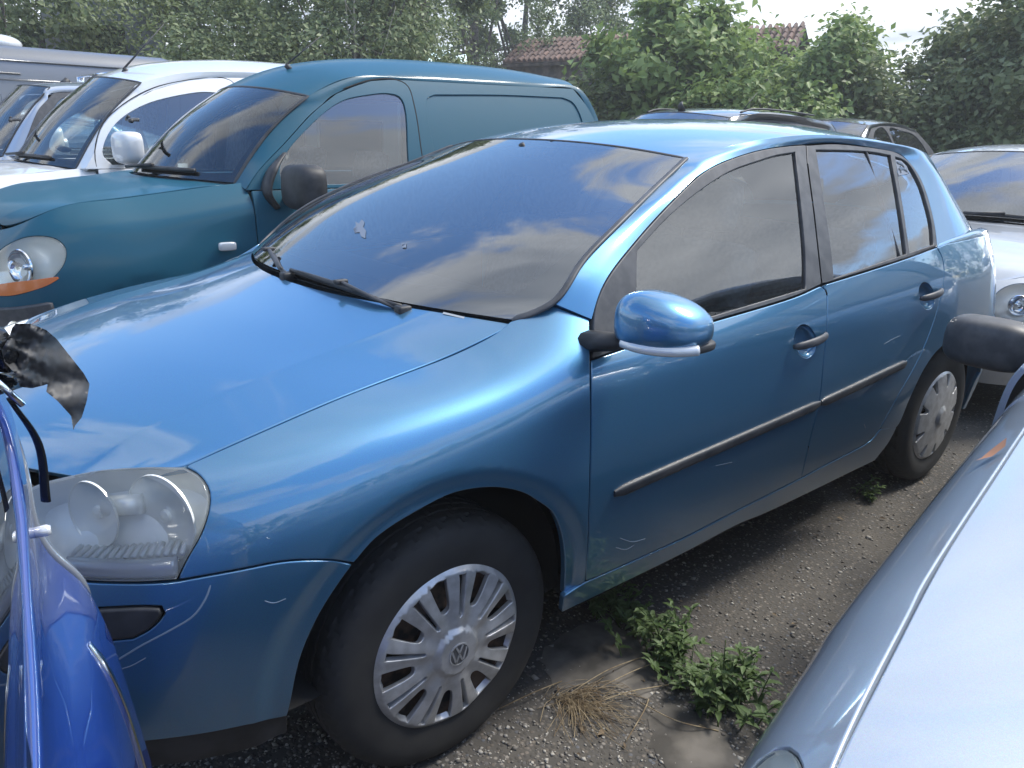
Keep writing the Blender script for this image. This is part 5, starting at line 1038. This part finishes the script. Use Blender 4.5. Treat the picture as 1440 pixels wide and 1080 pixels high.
# loose stones
M['stone'] = mat('loose gravel', (.3,.28,.25), .85, build=lambda nt, b: (lambda gi, r: (nt.links.new(gi.outputs['Random Per Island'], r.inputs[0]), nt.links.new(r.outputs[0], b.inputs['Base Color']), setattr(r.color_ramp.elements[0], 'color', (.09,.08,.07,1)), setattr(r.color_ramp.elements[1], 'color', (.42,.40,.36,1))))(nnode(nt, 'ShaderNodeNewGeometry'), nnode(nt, 'ShaderNodeValToRGB')))
def gravel():
    n = 15000; px = np.stack([RNG.uniform(150, 1440, n), 560+(1150-560)*RNG.uniform(0, 1, n)], 1); P = px_ground(px); ok = (np.linalg.norm(P-CAM_P, axis=1) < 9)
    P = P[ok]; n = len(P); s = .0022+.0055*RNG.random(n)**3.2; s[:60] = RNG.uniform(.008, .014, 60); O = np.array([(1,0,0),(-1,0,0),(0,1,0),(0,-1,0),(0,0,1),(0,0,-1),]); rot = RNG.uniform(0, 6.28, n); V = np.zeros((n, 6, 3))
    sc = np.stack([s*RNG.uniform(.8,1.5,n), s*RNG.uniform(.7,1.2,n), s*RNG.uniform(.45,.8,n)], 1)
    for k in range(6):
        o = O[k]+RNG.uniform(-.25,.25,(n,3)); q = o*sc; V[:, k, 0] = P[:,0]+q[:,0]*np.cos(rot)-q[:,1]*np.sin(rot); V[:, k, 1] = P[:,1]+q[:,0]*np.sin(rot)+q[:,1]*np.cos(rot); V[:, k, 2] = q[:,2]+sc[:,2]*.3
    F0 = np.array([(0,2,4),(2,1,4),(1,3,4),(3,0,4),(2,0,5),(1,2,5),(3,1,5),(0,3,5)]); Fs = (F0[None]+6*np.arange(n)[:,None,None]).reshape(-1,3)
    o = mesh_obj('gravel', V.reshape(-1,3), Fs, M['stone'], smooth=True); o['kind'] = 'stuff'
gravel()
# worn concrete patch beside the front wheel
M['concrete'] = mat('worn concrete', (.2,.19,.17), .9, build=noise_mix((.06,.055,.048), (.17,.155,.135), 9, .36, .66, 14))
def slab(poly, nm, h=.012, seed=1):
    P = px_ground(poly)[:, :2]; P = resample(np.vstack([P, P[:1]]), h=.02)[:-1]; rr = np.random.default_rng(seed); P = P+rr.normal(0, .006, P.shape)
    V2, F = cdt(P, [], .03); d = bdist(V2, P); z = np.where(d < 1e-4, .001, .004+h*np.clip(d/.02, 0, 1)*(.7+.3*np.sin(V2[:,0]*31+seed)*np.sin(V2[:,1]*27)))+rr.normal(0, .0006, len(V2))
    a = np.cross(np.c_[V2[F[:,1]]-V2[F[:,0]], np.zeros(len(F))], np.c_[V2[F[:,2]]-V2[F[:,0]], np.zeros(len(F))])[:,2]; F[a < 0] = F[a < 0][:, ::-1]
    o = mesh_obj(nm, np.c_[V2, np.maximum(z, .001)], F, M['concrete']); o['kind'] = 'structure'; return o
slab([(752,925),(795,888),(850,868),(905,905),(930,960),(912,985),(880,970),(830,962),(785,968)], 'concrete_patch', h=.004, seed=2)
slab([(905,1000),(960,990),(1010,1020),(1045,1075),(1040,1110),(960,1100),(915,1050)], 'concrete_patch', h=.003, seed=3)

# ================================================================ foliage
def leaf_mat(nm, c1, c2, c3):
    def f(nt, b):
        gi = nnode(nt, 'ShaderNodeNewGeometry'); r = nnode(nt, 'ShaderNodeValToRGB'); nt.links.new(gi.outputs['Random Per Island'], r.inputs[0]); e = r.color_ramp.elements
        e[0].color = (*c1, 1); e[1].color = (*c3, 1); m = e.new(.55); m.color = (*c2, 1); nt.links.new(r.outputs[0], b.inputs['Base Color'])
        tr = nnode(nt, 'ShaderNodeBsdfTranslucent'); nt.links.new(r.outputs[0], tr.inputs[0]); mx = nnode(nt, 'ShaderNodeMixShader', Fac=.40); o = nt.nodes['Material Output']
        nt.links.new(b.outputs[0], mx.inputs[1]); nt.links.new(tr.outputs[0], mx.inputs[2]); nt.links.new(mx.outputs[0], o.inputs[0])
    return mat(nm, c2, .5, build=f, spec=.35)
M['leafA'] = leaf_mat('leaves olive green', (.085,.12,.045), (.17,.22,.09), (.30,.35,.19))
M['leafB'] = leaf_mat('leaves fresh green', (.13,.20,.055), (.22,.31,.095), (.33,.42,.17))
M['leafC'] = leaf_mat('leaves deep green', (.075,.115,.042), (.135,.19,.07), (.22,.28,.125))
M['leafD'] = leaf_mat('weed leaves', (.085,.135,.045), (.13,.20,.075), (.20,.28,.13))
M['bark'] = mat('bark', (.09,.075,.06), .9, build=noise_mix((.05,.042,.035), (.15,.13,.11), 18))
M['straw'] = mat('dry straw', (.30,.24,.14), .8, build=noise_mix((.18,.13,.075), (.36,.29,.18), 40))
def leaves(P, Nrm, size, rng, asp=.62):
    n = len(P); t = rng.normal(size=(n,3)); t -= Nrm*np.sum(t*Nrm, 1)[:,None]; t /= np.linalg.norm(t, axis=1)[:,None]+1e-9; b = np.cross(Nrm, t); s = size*rng.uniform(.6,1.25,n)[:,None]
    fold = Nrm*s*.12; V = np.stack([P-t*s*.5, P+b*s*asp*.5+fold-t*s*.08, P+t*s*.55-fold*.8, P-b*s*asp*.5+fold-t*s*.08], 1).reshape(-1,3)
    F = (np.array([(0,1,2),(0,2,3)])[None]+4*np.arange(n)[:,None,None]).reshape(-1,3); return V, F
def crown_points(c, r, n, clumps, rng, clump_r=.42, floor=.15):
    c = np.array(c); r = np.array(r); d = rng.normal(size=(clumps,3)); d /= np.linalg.norm(d, axis=1)[:,None]; k = rng.uniform(.55,1.05,clumps)**.6
    bump = 1+.22*np.sin(d[:,0]*5+c[0])*np.sin(d[:,1]*4+c[1]*2)+.15*np.sin(d[:,2]*7+c[0]*3); C = c+d*r*(k*bump)[:,None]
    C = C[C[:,2] > floor]; i = rng.integers(0, len(C), n); cs = clump_r*rng.uniform(.55,1.3,len(C)); P = C[i]+rng.normal(size=(n,3))*cs[i][:,None]*.55
    ok = P[:,2] > .05; P = P[ok]; o = (P-c)/r; o /= np.linalg.norm(o, axis=1)[:,None]+1e-9; Nn = o*.7+np.array([0,0,.55])+rng.normal(size=P.shape)*.55; Nn /= np.linalg.norm(Nn, axis=1)[:,None]; return P, Nn, C
def tree(name, label, px, dist, top, rx, leaf, mt, n=9000, clumps=160, low=.2, trunk=.09, group=None, seed=0, trunk_h=None, cat='tree', ry=None):
    rng = np.random.default_rng(seed*17+int(px)); b = px_at((px, 200), dist); zt = px_at((px, top), dist)[2]; b[2] = 0
    c = np.array([b[0], b[1], (zt+low)/2]); r = np.array([rx, ry or rx*.8, (zt-low)/2*.93]); t = thing(name, label, cat, (b[0], b[1], 0), group); P, Nn, C = crown_points(c, r, n, clumps, rng, .36); P -= b; C = C-b
    V, F = leaves(P, Nn, leaf, rng); mesh_obj('crown', V, F, mt, t, smooth=False)
    mb = MB(); hh = trunk_h or (c[2]); mb.tube(cr([(0,0,-.05),(.05,.02,hh*.5),(-.03,.05,hh),(.02,0,(hh+zt)/2)]), [trunk*1.25, trunk, trunk*.7, trunk*.25], 9)
    for k in range(9):
        q = C[rng.integers(0, len(C))]; z0 = hh*rng.uniform(.35,1.0); mb.tube(cr([(0,.02,z0),tuple(q*.5+np.array([0,0,z0*.55])),tuple(q)]), [trunk*.45, trunk*.28, .008], 6)
    mb.build('trunk', M['bark'], t); return t
TG_ = 'trees behind the parked vans'
tree('tree', 'olive green tree at the far left above the long grey van', 25, 17, -120, 3.0, 0.108, M['leafA'], 26250, 106, low=1.2, trunk=.13, group=TG_, seed=1)
tree('tree', 'dark tree standing behind the white van roof', 195, 19, -140, 3.0, 0.108, M['leafC'], 26250, 106, low=.8, trunk=.13, group=TG_, seed=2)
tree('shrub', 'pale flowering bush between the white van roof and teal van roof', 335, 15, 15, 1.9, 0.086, M['leafA'], 21000, 88, low=.4, trunk=.06, group='bushes behind the vans', seed=3, cat='bush')
tree('tree', 'tall leafy tree above the teal van windscreen', 400, 20, -140, 3.2, 0.115, M['leafC'], 26250, 106, low=.8, trunk=.14, group=TG_, seed=4)
tree('tree', 'olive tree with bare pale twigs above the teal van door', 505, 15.5, -90, 2.1, 0.094, M['leafA'], 22750, 93, low=.5, trunk=.10, group=TG_, seed=5)
tree('tree', 'tree with grey trunk beside the tiled roof', 590, 18, -120, 1.9, 0.108, M['leafA'], 14875, 50, low=3.4, trunk=.20, group=TG_, seed=6, trunk_h=3.6)
tree('tree', 'dark tree rising behind the left end of the tiled roof', 735, 29.5, -120, 3.6, 0.130, M['leafC'], 22750, 97, low=1.0, trunk=.16, group=TG_, seed=7)
tree('tree', 'deep green tree behind the large leaved bush', 850, 31, -60, 3.0, 0.148, M['leafC'], 14850, 152, low=1.0, trunk=.16, group=TG_, seed=8)
BG_ = 'bushes behind the dark cars'
tree('shrub', 'fresh green bush with large leaves hiding the tiled roof', 945, 16.8, -30, 1.75, 0.197, M['leafB'], 12825, 152, low=.1, trunk=.07, group=BG_, seed=9, cat='bush')
tree('shrub', 'rounded bush left of the tiled roof gap', 985, 19.4, 25, 0.95, 0.148, M['leafA'], 10800, 120, low=.1, trunk=.06, group=BG_, seed=10, cat='bush')
tree('shrub', 'low dense bush beneath the right piece of tiled roof', 1075, 16.1, 82, 2.01, 0.148, M['leafB'], 12150, 128, low=.0, trunk=.05, group=BG_, seed=11, cat='bush')
tree('shrub', 'upright bush with pointed top against the white cloud', 1170, 17.2, 2, 0.74, 0.148, M['leafB'], 10125, 104, low=.0, trunk=.05, group=BG_, seed=12, cat='bush')
tree('shrub', 'lower bush under the gap of open sky', 1240, 17.8, 78, 1.61, 0.148, M['leafA'], 11475, 120, low=.0, trunk=.05, group=BG_, seed=13, cat='bush')
tree('tree', 'round tree right of the gap of open sky', 1365, 18.1, -10, 1.01, 0.157, M['leafA'], 9450, 96, low=.3, trunk=.08, group=BG_, seed=14)
tree('tree', 'dark dense tree at the right edge above the silver saloon', 1470, 16.8, -40, 1.74, 0.148, M['leafA'], 17550, 168, low=.0, trunk=.09, group=BG_, seed=15)
tree('shrub', 'shadowy bush behind the black car and silver saloon', 1340, 17.3, 110, 2.01, 0.128, M['leafA'], 12150, 136, low=.0, trunk=.05, group=BG_, seed=16, cat='bush')
tree('shrub', 'wild bush left of the dark grey car roof', 860, 16.3, 108, 1.34, 0.138, M['leafA'], 8100, 88, low=.0, trunk=.05, group=BG_, seed=17, cat='bush')
tree('tree', 'distant tree filling the gap above the left end of the tiled roof', 668, 27, -130, 3.3, .13, M['leafC'], 17000, 150, low=1.0, trunk=.16, group=TG_, seed=21)
tree('shrub', 'narrow bush at the right end of the tiled house', 1125, 19.5, 62, .85, .15, M['leafB'], 6500, 90, low=.0, trunk=.05, group=BG_, seed=22, cat='bush')
def treeline():
    rng = np.random.default_rng(5); Vs, Fs, o = [], [], 0
    for (x, y, r, h) in [(-26,-8,4,6.0),(-22,-17,4,7),(-13,-21,4.5,6.5),(-5,-20,4,5.2),(3,-19,4.2,4.8),(10,-21,4,6.8),(18,-19,4.5,5.5),(26,-15,4.5,7),(31,-7,4,6.0),(30,3,4,6),(-27,3,4,6.5)]:
        P, Nn, C = crown_points((x, y, h/2), (r, r, h/2), 4200, 130, rng, .6); V, F = leaves(P, Nn, .30, rng); Vs.append(V); Fs.append(F+o); o += len(V)
    ob = mesh_obj('treeline', np.vstack(Vs), np.vstack(Fs), M['leafC'], smooth=False); ob['kind'] = 'stuff'
treeline()

# ================================================================ buildings behind
M['wall'] = mat('grey rendered wall', (.23,.24,.26), .9, build=noise_mix((.20,.21,.23), (.27,.28,.29), 3))
M['brickwall'] = mat('dark old wall', (.12,.10,.085), .9, build=noise_mix((.08,.07,.06), (.17,.14,.12), 5))
M['tile'] = mat('old clay tile', (.25,.12,.08), .85, build=lambda nt, b: (lambda gi, r: (nt.links.new(gi.outputs['Random'], r.inputs[0]), nt.links.new(r.outputs[0], b.inputs['Base Color']), setattr(r.color_ramp.elements[0], 'color', (.11,.075,.062,1)), setattr(r.color_ramp.elements[1], 'color', (.21,.13,.10,1))))(nnode(nt, 'ShaderNodeObjectInfo'), nnode(nt, 'ShaderNodeValToRGB')))
barn = thing('tiled_house', 'low old house with a worn red clay tile roof behind the bushes', 'building')
A = px_at((706, 91), 25.0); B = px_at((1118, 72), 22.5); 
def barn_build():
    zE = min(A[2], B[2]); a = np.array(A); b = np.array(B); e = (b-a); Ln = np.linalg.norm(e); e /= Ln; n = np.array([-e[1], e[0], 0]); n = n if n@np.array(CD) > 0 else -n
    up = (n*.84+np.array([0,0,.45])); up /= np.linalg.norm(up); nu = np.cross(e, up); nu = nu if nu[2] > 0 else -nu; S = 1.55
    barn.location = (a[0], a[1], 0); off = np.array([a[0], a[1], 0])
    mb = MB(); q = [a+n*.3, b+n*.3, b+n*5, a+n*5]; mb.add([p*(1,1,0)-off for p in q]+[p+np.array([0,0,-.03])-off for p in q], [(0,1,5,4),(1,2,6,5),(2,3,7,6),(3,0,4,7)]); mb.build('wall', M['brickwall'], barn, smooth=False)
    rf = [a-off, b-off, b+up*S-off, a+up*S-off, b+n*5-off, a+n*5-off]; m0 = mesh_obj('roof', rf+[p-nu*.08 for p in rf], [(0,1,2,3),(3,2,4,5),(7,6,9,8),(9,8,10,11),(0,6,7,1)], M['brickwall'], barn, smooth=False)
    cols, rws = 50, 5; tw = Ln/cols; tl_ = S/rws; V, Fc = [], []
    for i, k in enumerate((0, 1)):
        for t_ in np.linspace(0, math.pi, 7): V.append(tuple(e*(tw*.5+tw*.36*math.cos(t_)*(1-.1*k))+nu*(.02+.085*math.sin(t_)+.03*(1-k))+up*(tl_*1.15*k)))
    V += [tuple(e*0+nu*.012+up*0), tuple(e*tw+nu*.012), tuple(e*tw+nu*.0+up*tl_*1.1), tuple(nu*.0+up*tl_*1.1)]
    Fc = [(i, i+1, i+8, i+7) for i in range(6)]+[tuple(range(6, -1, -1)), (14, 15, 16, 17)]
    me = bpy.data.meshes.new('tile'); me.from_pydata(V, [], Fc); me.materials.append(M['tile']); rng = random.Random(3)
    for c in range(cols):
        for r in range(rws):
            o = bpy.data.objects.new('roof_tile', me); COL.objects.link(o); o.parent = barn; p = a+e*tw*c+up*tl_*r-off; o.location = (p[0], p[1], p[2]+rng.uniform(0, .025)); o.rotation_euler = (rng.uniform(-.03,.03), rng.uniform(-.03,.03), rng.uniform(-.03,.03))
barn_build()
shed = thing('grey_building', 'grey rendered building with a dark window, half hidden by the left trees', 'building')
def shed_build():
    c = px_at((150, 55), 16.5); d = ray([(150, 55)])[0]; d[2] = 0; d /= np.linalg.norm(d); r = np.array([d[1], -d[0], 0]); shed.location = (c[0], c[1], 0); hw = .95
    bx = lambda u, v, z: tuple(r*u+d*v+np.array([0,0,z])); Hh = c[2]+.6
    w0, w1, z0, z1 = -.35, .30, c[2]-.32, c[2]+.22
    V = [bx(-hw,0,0),bx(hw,0,0),bx(hw,0,Hh),bx(-hw,0,Hh),bx(w0,0,z0),bx(w1,0,z0),bx(w1,0,z1),bx(w0,0,z1),bx(-hw,3,0),bx(hw,3,0),bx(hw,3,Hh),bx(-hw,3,Hh),bx(w0,.15,z0),bx(w1,.15,z0),bx(w1,.15,z1),bx(w0,.15,z1)]
    mesh_obj('wall', V, [(0,1,5,4),(1,2,6,5),(2,3,7,6),(3,0,4,7),(1,9,10,2),(9,8,11,10),(8,0,3,11),(3,2,10,11),(4,5,13,12),(5,6,14,13),(6,7,15,14),(7,4,12,15)], M['wall'], shed, smooth=False)
    mesh_obj('window', [bx(w0,.13,z0),bx(w1,.13,z0),bx(w1,.13,z1),bx(w0,.13,z1)], [(0,1,2,3)], M['gloss_black'], shed, smooth=False)
    mb = MB(); 
    for (u0,u1,y0,y1) in ((w0-.04,w0,z0-.04,z1+.04),(w1,w1+.04,z0-.04,z1+.04),(w0,w1,z1,z1+.04),(w0,w1,z0-.04,z0)): mb.add([bx(u0,-.03,y0),bx(u1,-.03,y0),bx(u1,-.03,y1),bx(u0,-.03,y1),bx(u0,.02,y0),bx(u1,.02,y0),bx(u1,.02,y1),bx(u0,.02,y1)], [(0,1,2,3),(0,4,5,1),(1,5,6,2),(2,6,7,3),(3,7,4,0)])
    mb.build('window_frame', M['wall'], shed, smooth=False)
shed_build()
lf_ = thing('fallen_leaf', 'dry orange leaf lying on the seam of the pale silver bonnet', 'leaf')
def drop_leaf():
    c = np.array([.535, -1.599, .918]); n = np.array([-.13, .62, .77]); n /= np.linalg.norm(n); a = np.array([CR[0], CR[1], 0.]); a -= n*(a@n); a /= np.linalg.norm(a); b = np.cross(n, a)
    V = [c+a*x+b*y+n*z for x, y, z in ((-.040,.002,.010),(-.022,.013,.006),(.004,.014,.010),(.030,.004,.016),(.010,-.012,.009),(-.018,-.010,.005),(-.006,.001,.004))]
    mesh_obj('blade', V, [(0,1,6),(1,2,6),(2,3,6),(3,4,6),(4,5,6),(5,0,6)], mat('dry leaf', (.36,.17,.09), .7), lf_)
drop_leaf()
# old chimney post sticking out of the bushes
post = thing('broken_post', 'broken wooden post with splintered boards against the sky', 'post')
c = px_at((1199, 42), 18.6); post.location = (c[0], c[1], 0); z = c[2]; rr_ = np.array([CR[0], CR[1], 0]); rr_ /= np.linalg.norm(rr_)
mb = MB(); mb.tube([(0,0,0),(0,0,z-.05)], .09, 6); mb.build('post', M['bark'], post)
for k, (u, dz, l) in enumerate(((.02, .02, .34), (.05, .13, .30))): mb = MB(); mb.tube([tuple(-rr_*(l*.4)+np.array([0,0,z+dz-.06])), tuple(rr_*l*.7+np.array([0,0,z+dz+.04]))], .03, 4, flat=.5); mb.build('board', M['bark'], post)

# ================================================================ long grey van at the left
gv = thing('grey_van', 'long matt grey van with pressed side ribs behind the offroader', 'van', (0, 10.0, 0))
def grey_van():
    prof = [(.02,.35),(-.02,.6),(0,1.0),(.01,1.5),(.05,1.9),(.09,2.08),(.16,2.20),(.30,2.27),(.9,2.31),(1.9,2.27),(2.0,2.0),(2.0,.35)]; xs_ = [-3.2,-2.6,0,2.5,3.0,3.18,3.26,3.29]; V = []; m = len(prof)
    for x in xs_:
        k = 0 if x < 3.0 else (x-3.0)/.29
        for (y, z) in prof: V.append((x, 1+(y-1)*(1-.10*k**3), .35+(z-.35)*(1-.055*k**2.5)))
    F = [(i*m+j, i*m+(j+1) % m, (i+1)*m+(j+1) % m, (i+1)*m+j) for i in range(len(xs_)-1) for j in range(m)]+[tuple(range(m))[::-1], tuple(range((len(xs_)-1)*m, len(xs_)*m))]
    o = mesh_obj('body', V, F, M['vangrey'], gv); o.data.set_sharp_from_angle(angle=rad(35))
    for z, x0, x1, y in ((2.085,-3.1,3.05,.088),(1.93,-3.1,1.2,.055),(1.86,-1.2,2.9,.045)): mb = MB(); mb.tube([(x0,y,z),(x1,y,z)], .014, 6); mb.build('side_rib', M['darkgrey'], gv)
    mb = MB(); mb.tube([(.95,.16,2.20),(.95,.09,2.08),(.95,.01,1.5),(.95,-.01,.7)], .008, 6); mb.build('panel_seam', M['darkgrey'], gv)
    mb = MB(); mb.tube([(-.95,.16,2.20),(-.95,.09,2.08),(-.95,.01,1.5),(-.95,-.01,.7)], .008, 6); mb.build('panel_seam', M['darkgrey'], gv)
    V, F_ = superell((1.15,.95,2.33), (.28,.28,.12), 1, 1, 24, 12); mesh_obj('roof_vent', V, F_, M['white'], gv)
    for x in (-2.2, 2.3): make_wheel(x, -.0, 1, 1, parent=gv)
grey_van()

# ================================================================ small near things
def weed(px, h, n, seed, label, spread=.10):
    rng = np.random.default_rng(seed); p = px_ground([px])[0]; t = thing('weed', label, 'plant', tuple(p), 'weeds along the ground crack'); Vs, Fs, o = [], [], 0; mb = MB()
    for k in range(n):
        a = rng.uniform(0, 6.28); L_ = h*rng.uniform(.5,1.1); dx = np.array([math.cos(a), math.sin(a), 0])*spread*rng.uniform(.3,1.3); b0 = np.array([*(rng.normal(size=2)*spread*.45), 0]); tip = b0+dx+np.array([0,0,L_]); pts = cr([b0, b0+dx*.3+np.array([0,0,L_*.5]), tip]); mb.tube(pts, [.0025,.0012], 5)
        m = int(9*L_/.1)+5; tt = rng.uniform(.15,1.0,m); P = np.stack([np.interp(tt, np.linspace(0,1,len(pts)), pts[:,i]) for i in range(3)],1); dr = rng.normal(size=(m,3)); dr[:,2] = abs(dr[:,2])*.3; dr /= np.linalg.norm(dr,axis=1)[:,None]; s = .034*(1.15-.5*tt)*rng.uniform(.7,1.3,m)*(h/.15)**.4
        side = np.cross(dr, np.array([0,0,1.])); side /= np.linalg.norm(side,axis=1)[:,None]+1e-9; upn = np.cross(side, dr); c0 = P; s_ = s[:,None]
        V = np.stack([c0, c0+dr*s_*.35+side*s_*.22+upn*s_*.10, c0+dr*s_*.8+side*s_*.17+upn*s_*.08, c0+dr*s_*1.15-upn*s_*.12, c0+dr*s_*.8-side*s_*.17+upn*s_*.08, c0+dr*s_*.35-side*s_*.22+upn*s_*.10, c0+dr*s_*.6],1).reshape(-1,3)
        F = (np.array([(0,1,6),(1,2,6),(2,3,6),(3,4,6),(4,5,6),(5,0,6)])[None]+7*np.arange(m)[:,None,None]).reshape(-1,3); Vs.append(V); Fs.append(F+o); o += len(V)
    mesh_obj('leaves', np.vstack(Vs), np.vstack(Fs), M['leafD'], t); mb.build('stems', M['leafD'], t)
weed((868,870), .13, 16, 1, 'leafy weed growing beside the sill behind the front wheel', .09)
weed((935,925), .16, 15, 2, 'weed in the middle of the crack between sill and silver bonnet', .09)
weed((1035,1000), .17, 18, 3, 'bushy weed closest to the pale silver bonnet', .09)
weed((985,965), .07, 9, 4, 'small weed between the two taller weeds', .07)
weed((1215,700), .09, 8, 5, 'small weed in front of the rear wheel', .08)
def dry_grass():
    rng = np.random.default_rng(9); p = px_ground([(800,985)])[0]; mb = MB()
    R_dir = px_ground([(905,1040)])[0]-p; R_dir /= np.linalg.norm(R_dir); Sd = np.array([-R_dir[1], R_dir[0], 0])
    for k in range(170):
        a = rng.normal()*.75; d = R_dir*math.cos(a)+Sd*math.sin(a); l = rng.uniform(.04,.17); s = p+np.array([*(rng.normal(size=2)*.022), .004]); hgt = rng.uniform(.003,.018); c1 = s+d*l*.5+np.array([0,0,hgt])+rng.normal(size=3)*.008; e = s+d*l+Sd*rng.normal()*.02; e[2] = .004; c1[2] = max(c1[2], .004)
        mb.tube(cr([s, c1, e], 5), rng.uniform(.0004,.0010), 4, cap=False)
    for (a, b, c) in (((790,985),(850,955),(905,925)),((805,990),(900,950),(960,925)),((815,1000),(880,985),(940,965)),((900,990),(950,1025),(1010,1030)),((880,1045),(905,1010),(912,985)),((700,1000),(750,985),(790,960))):
        P = px_ground([a,b,c]); P[1,2] = .02; P[:,2] += .005; mb.tube(cr(P, 6), .0014, 5)
    o = mb.build('dry_grass', M['straw']); tag(o, 'clump of dry straw lying on the ground beside the front tyre', 'dry grass'); return o
dry_grass()
for k_, (q_, h_, n_) in enumerate((((848,842),.06,7),((902,893),.09,9),((962,952),.10,9),((1008,988),.12,11),((915,872),.05,6))): weed(q_, h_, n_, 20+k_, ['tiny weed sprouting at the corner of the sill','short weed in the crack next to the sill','low weed between the sill weed and the bushy weed','leafy weed touching the bushy weed','small stray weed on the gravel side of the crack'][k_], .06)

def litter():
    rng = np.random.default_rng(12); n = 70; px = np.stack([rng.uniform(700, 1330, n), rng.uniform(650, 1080, n)], 1); P = px_ground(px); Nn = rng.normal(size=(n,3))*.35+np.array([0,0,1.]); Nn /= np.linalg.norm(Nn, axis=1)[:,None]; P[:,2] = .008; V, F = leaves(P, Nn, .022, rng, .5); V[:,2] = np.maximum(V[:,2], .003)
    o = mesh_obj('leaf_litter', V, F, mat('dead leaf litter', (.16,.115,.07), .85, build=noise_mix((.08,.055,.035), (.22,.165,.10), 6)), smooth=False); o['kind'] = 'stuff'
litter()
def twigs():
    t = thing('dead_shrub', 'bare pale twigs of a dead shrub standing before the trees above the teal van', 'shrub'); b = px_at((498, 120), 14.2); t.location = (b[0], b[1], 0); mb = MB(); rng = np.random.default_rng(8); right = np.array([CR[0], CR[1], 0])
    for k in range(9):
        u = rng.uniform(-.55,.75); h = rng.uniform(2.4,3.9); p0 = np.array([0,0,.1]); p1 = right*u*.35+np.array([0,0,h*.55]); p2 = right*u+np.array([0,0,h]); pts = cr([p0,p1,p2]); mb.tube(pts, [.022,.004], 5)
        for j in range(4): a = pts[rng.integers(len(pts)//2, len(pts)-1)]; mb.tube([a, a+right*rng.normal()*.3+np.array([0,0,rng.uniform(.05,.45)])], [.007,.002], 4)
    mb.build('branches', mat('bleached twig', (.36,.33,.28), .9), t)
twigs()

HAZE = 0.0034  # thin scattering volume added to lift the blacks, standing in for lens veil
def haze():
    m = bpy.data.materials.new('lens veil haze'); m.use_nodes = True; nt = m.node_tree; nt.nodes.clear(); o = nnode(nt, 'ShaderNodeOutputMaterial'); v = nnode(nt, 'ShaderNodeVolumePrincipled'); v.inputs['Color'].default_value = (.93,.95,.97,1); v.inputs['Density'].default_value = HAZE; v.inputs['Anisotropy'].default_value = .1; nt.links.new(v.outputs[0], o.inputs['Volume'])
    V = [(x, y, z) for z in (-1, 11) for (x, y) in ((-82,-82),(82,-82),(82,82),(-82,82))]; h = mesh_obj('haze', V, [(3,2,1,0),(4,5,6,7),(0,1,5,4),(1,2,6,5),(2,3,7,6),(3,0,4,7)], m, smooth=False); h['kind'] = 'stuff'
haze()
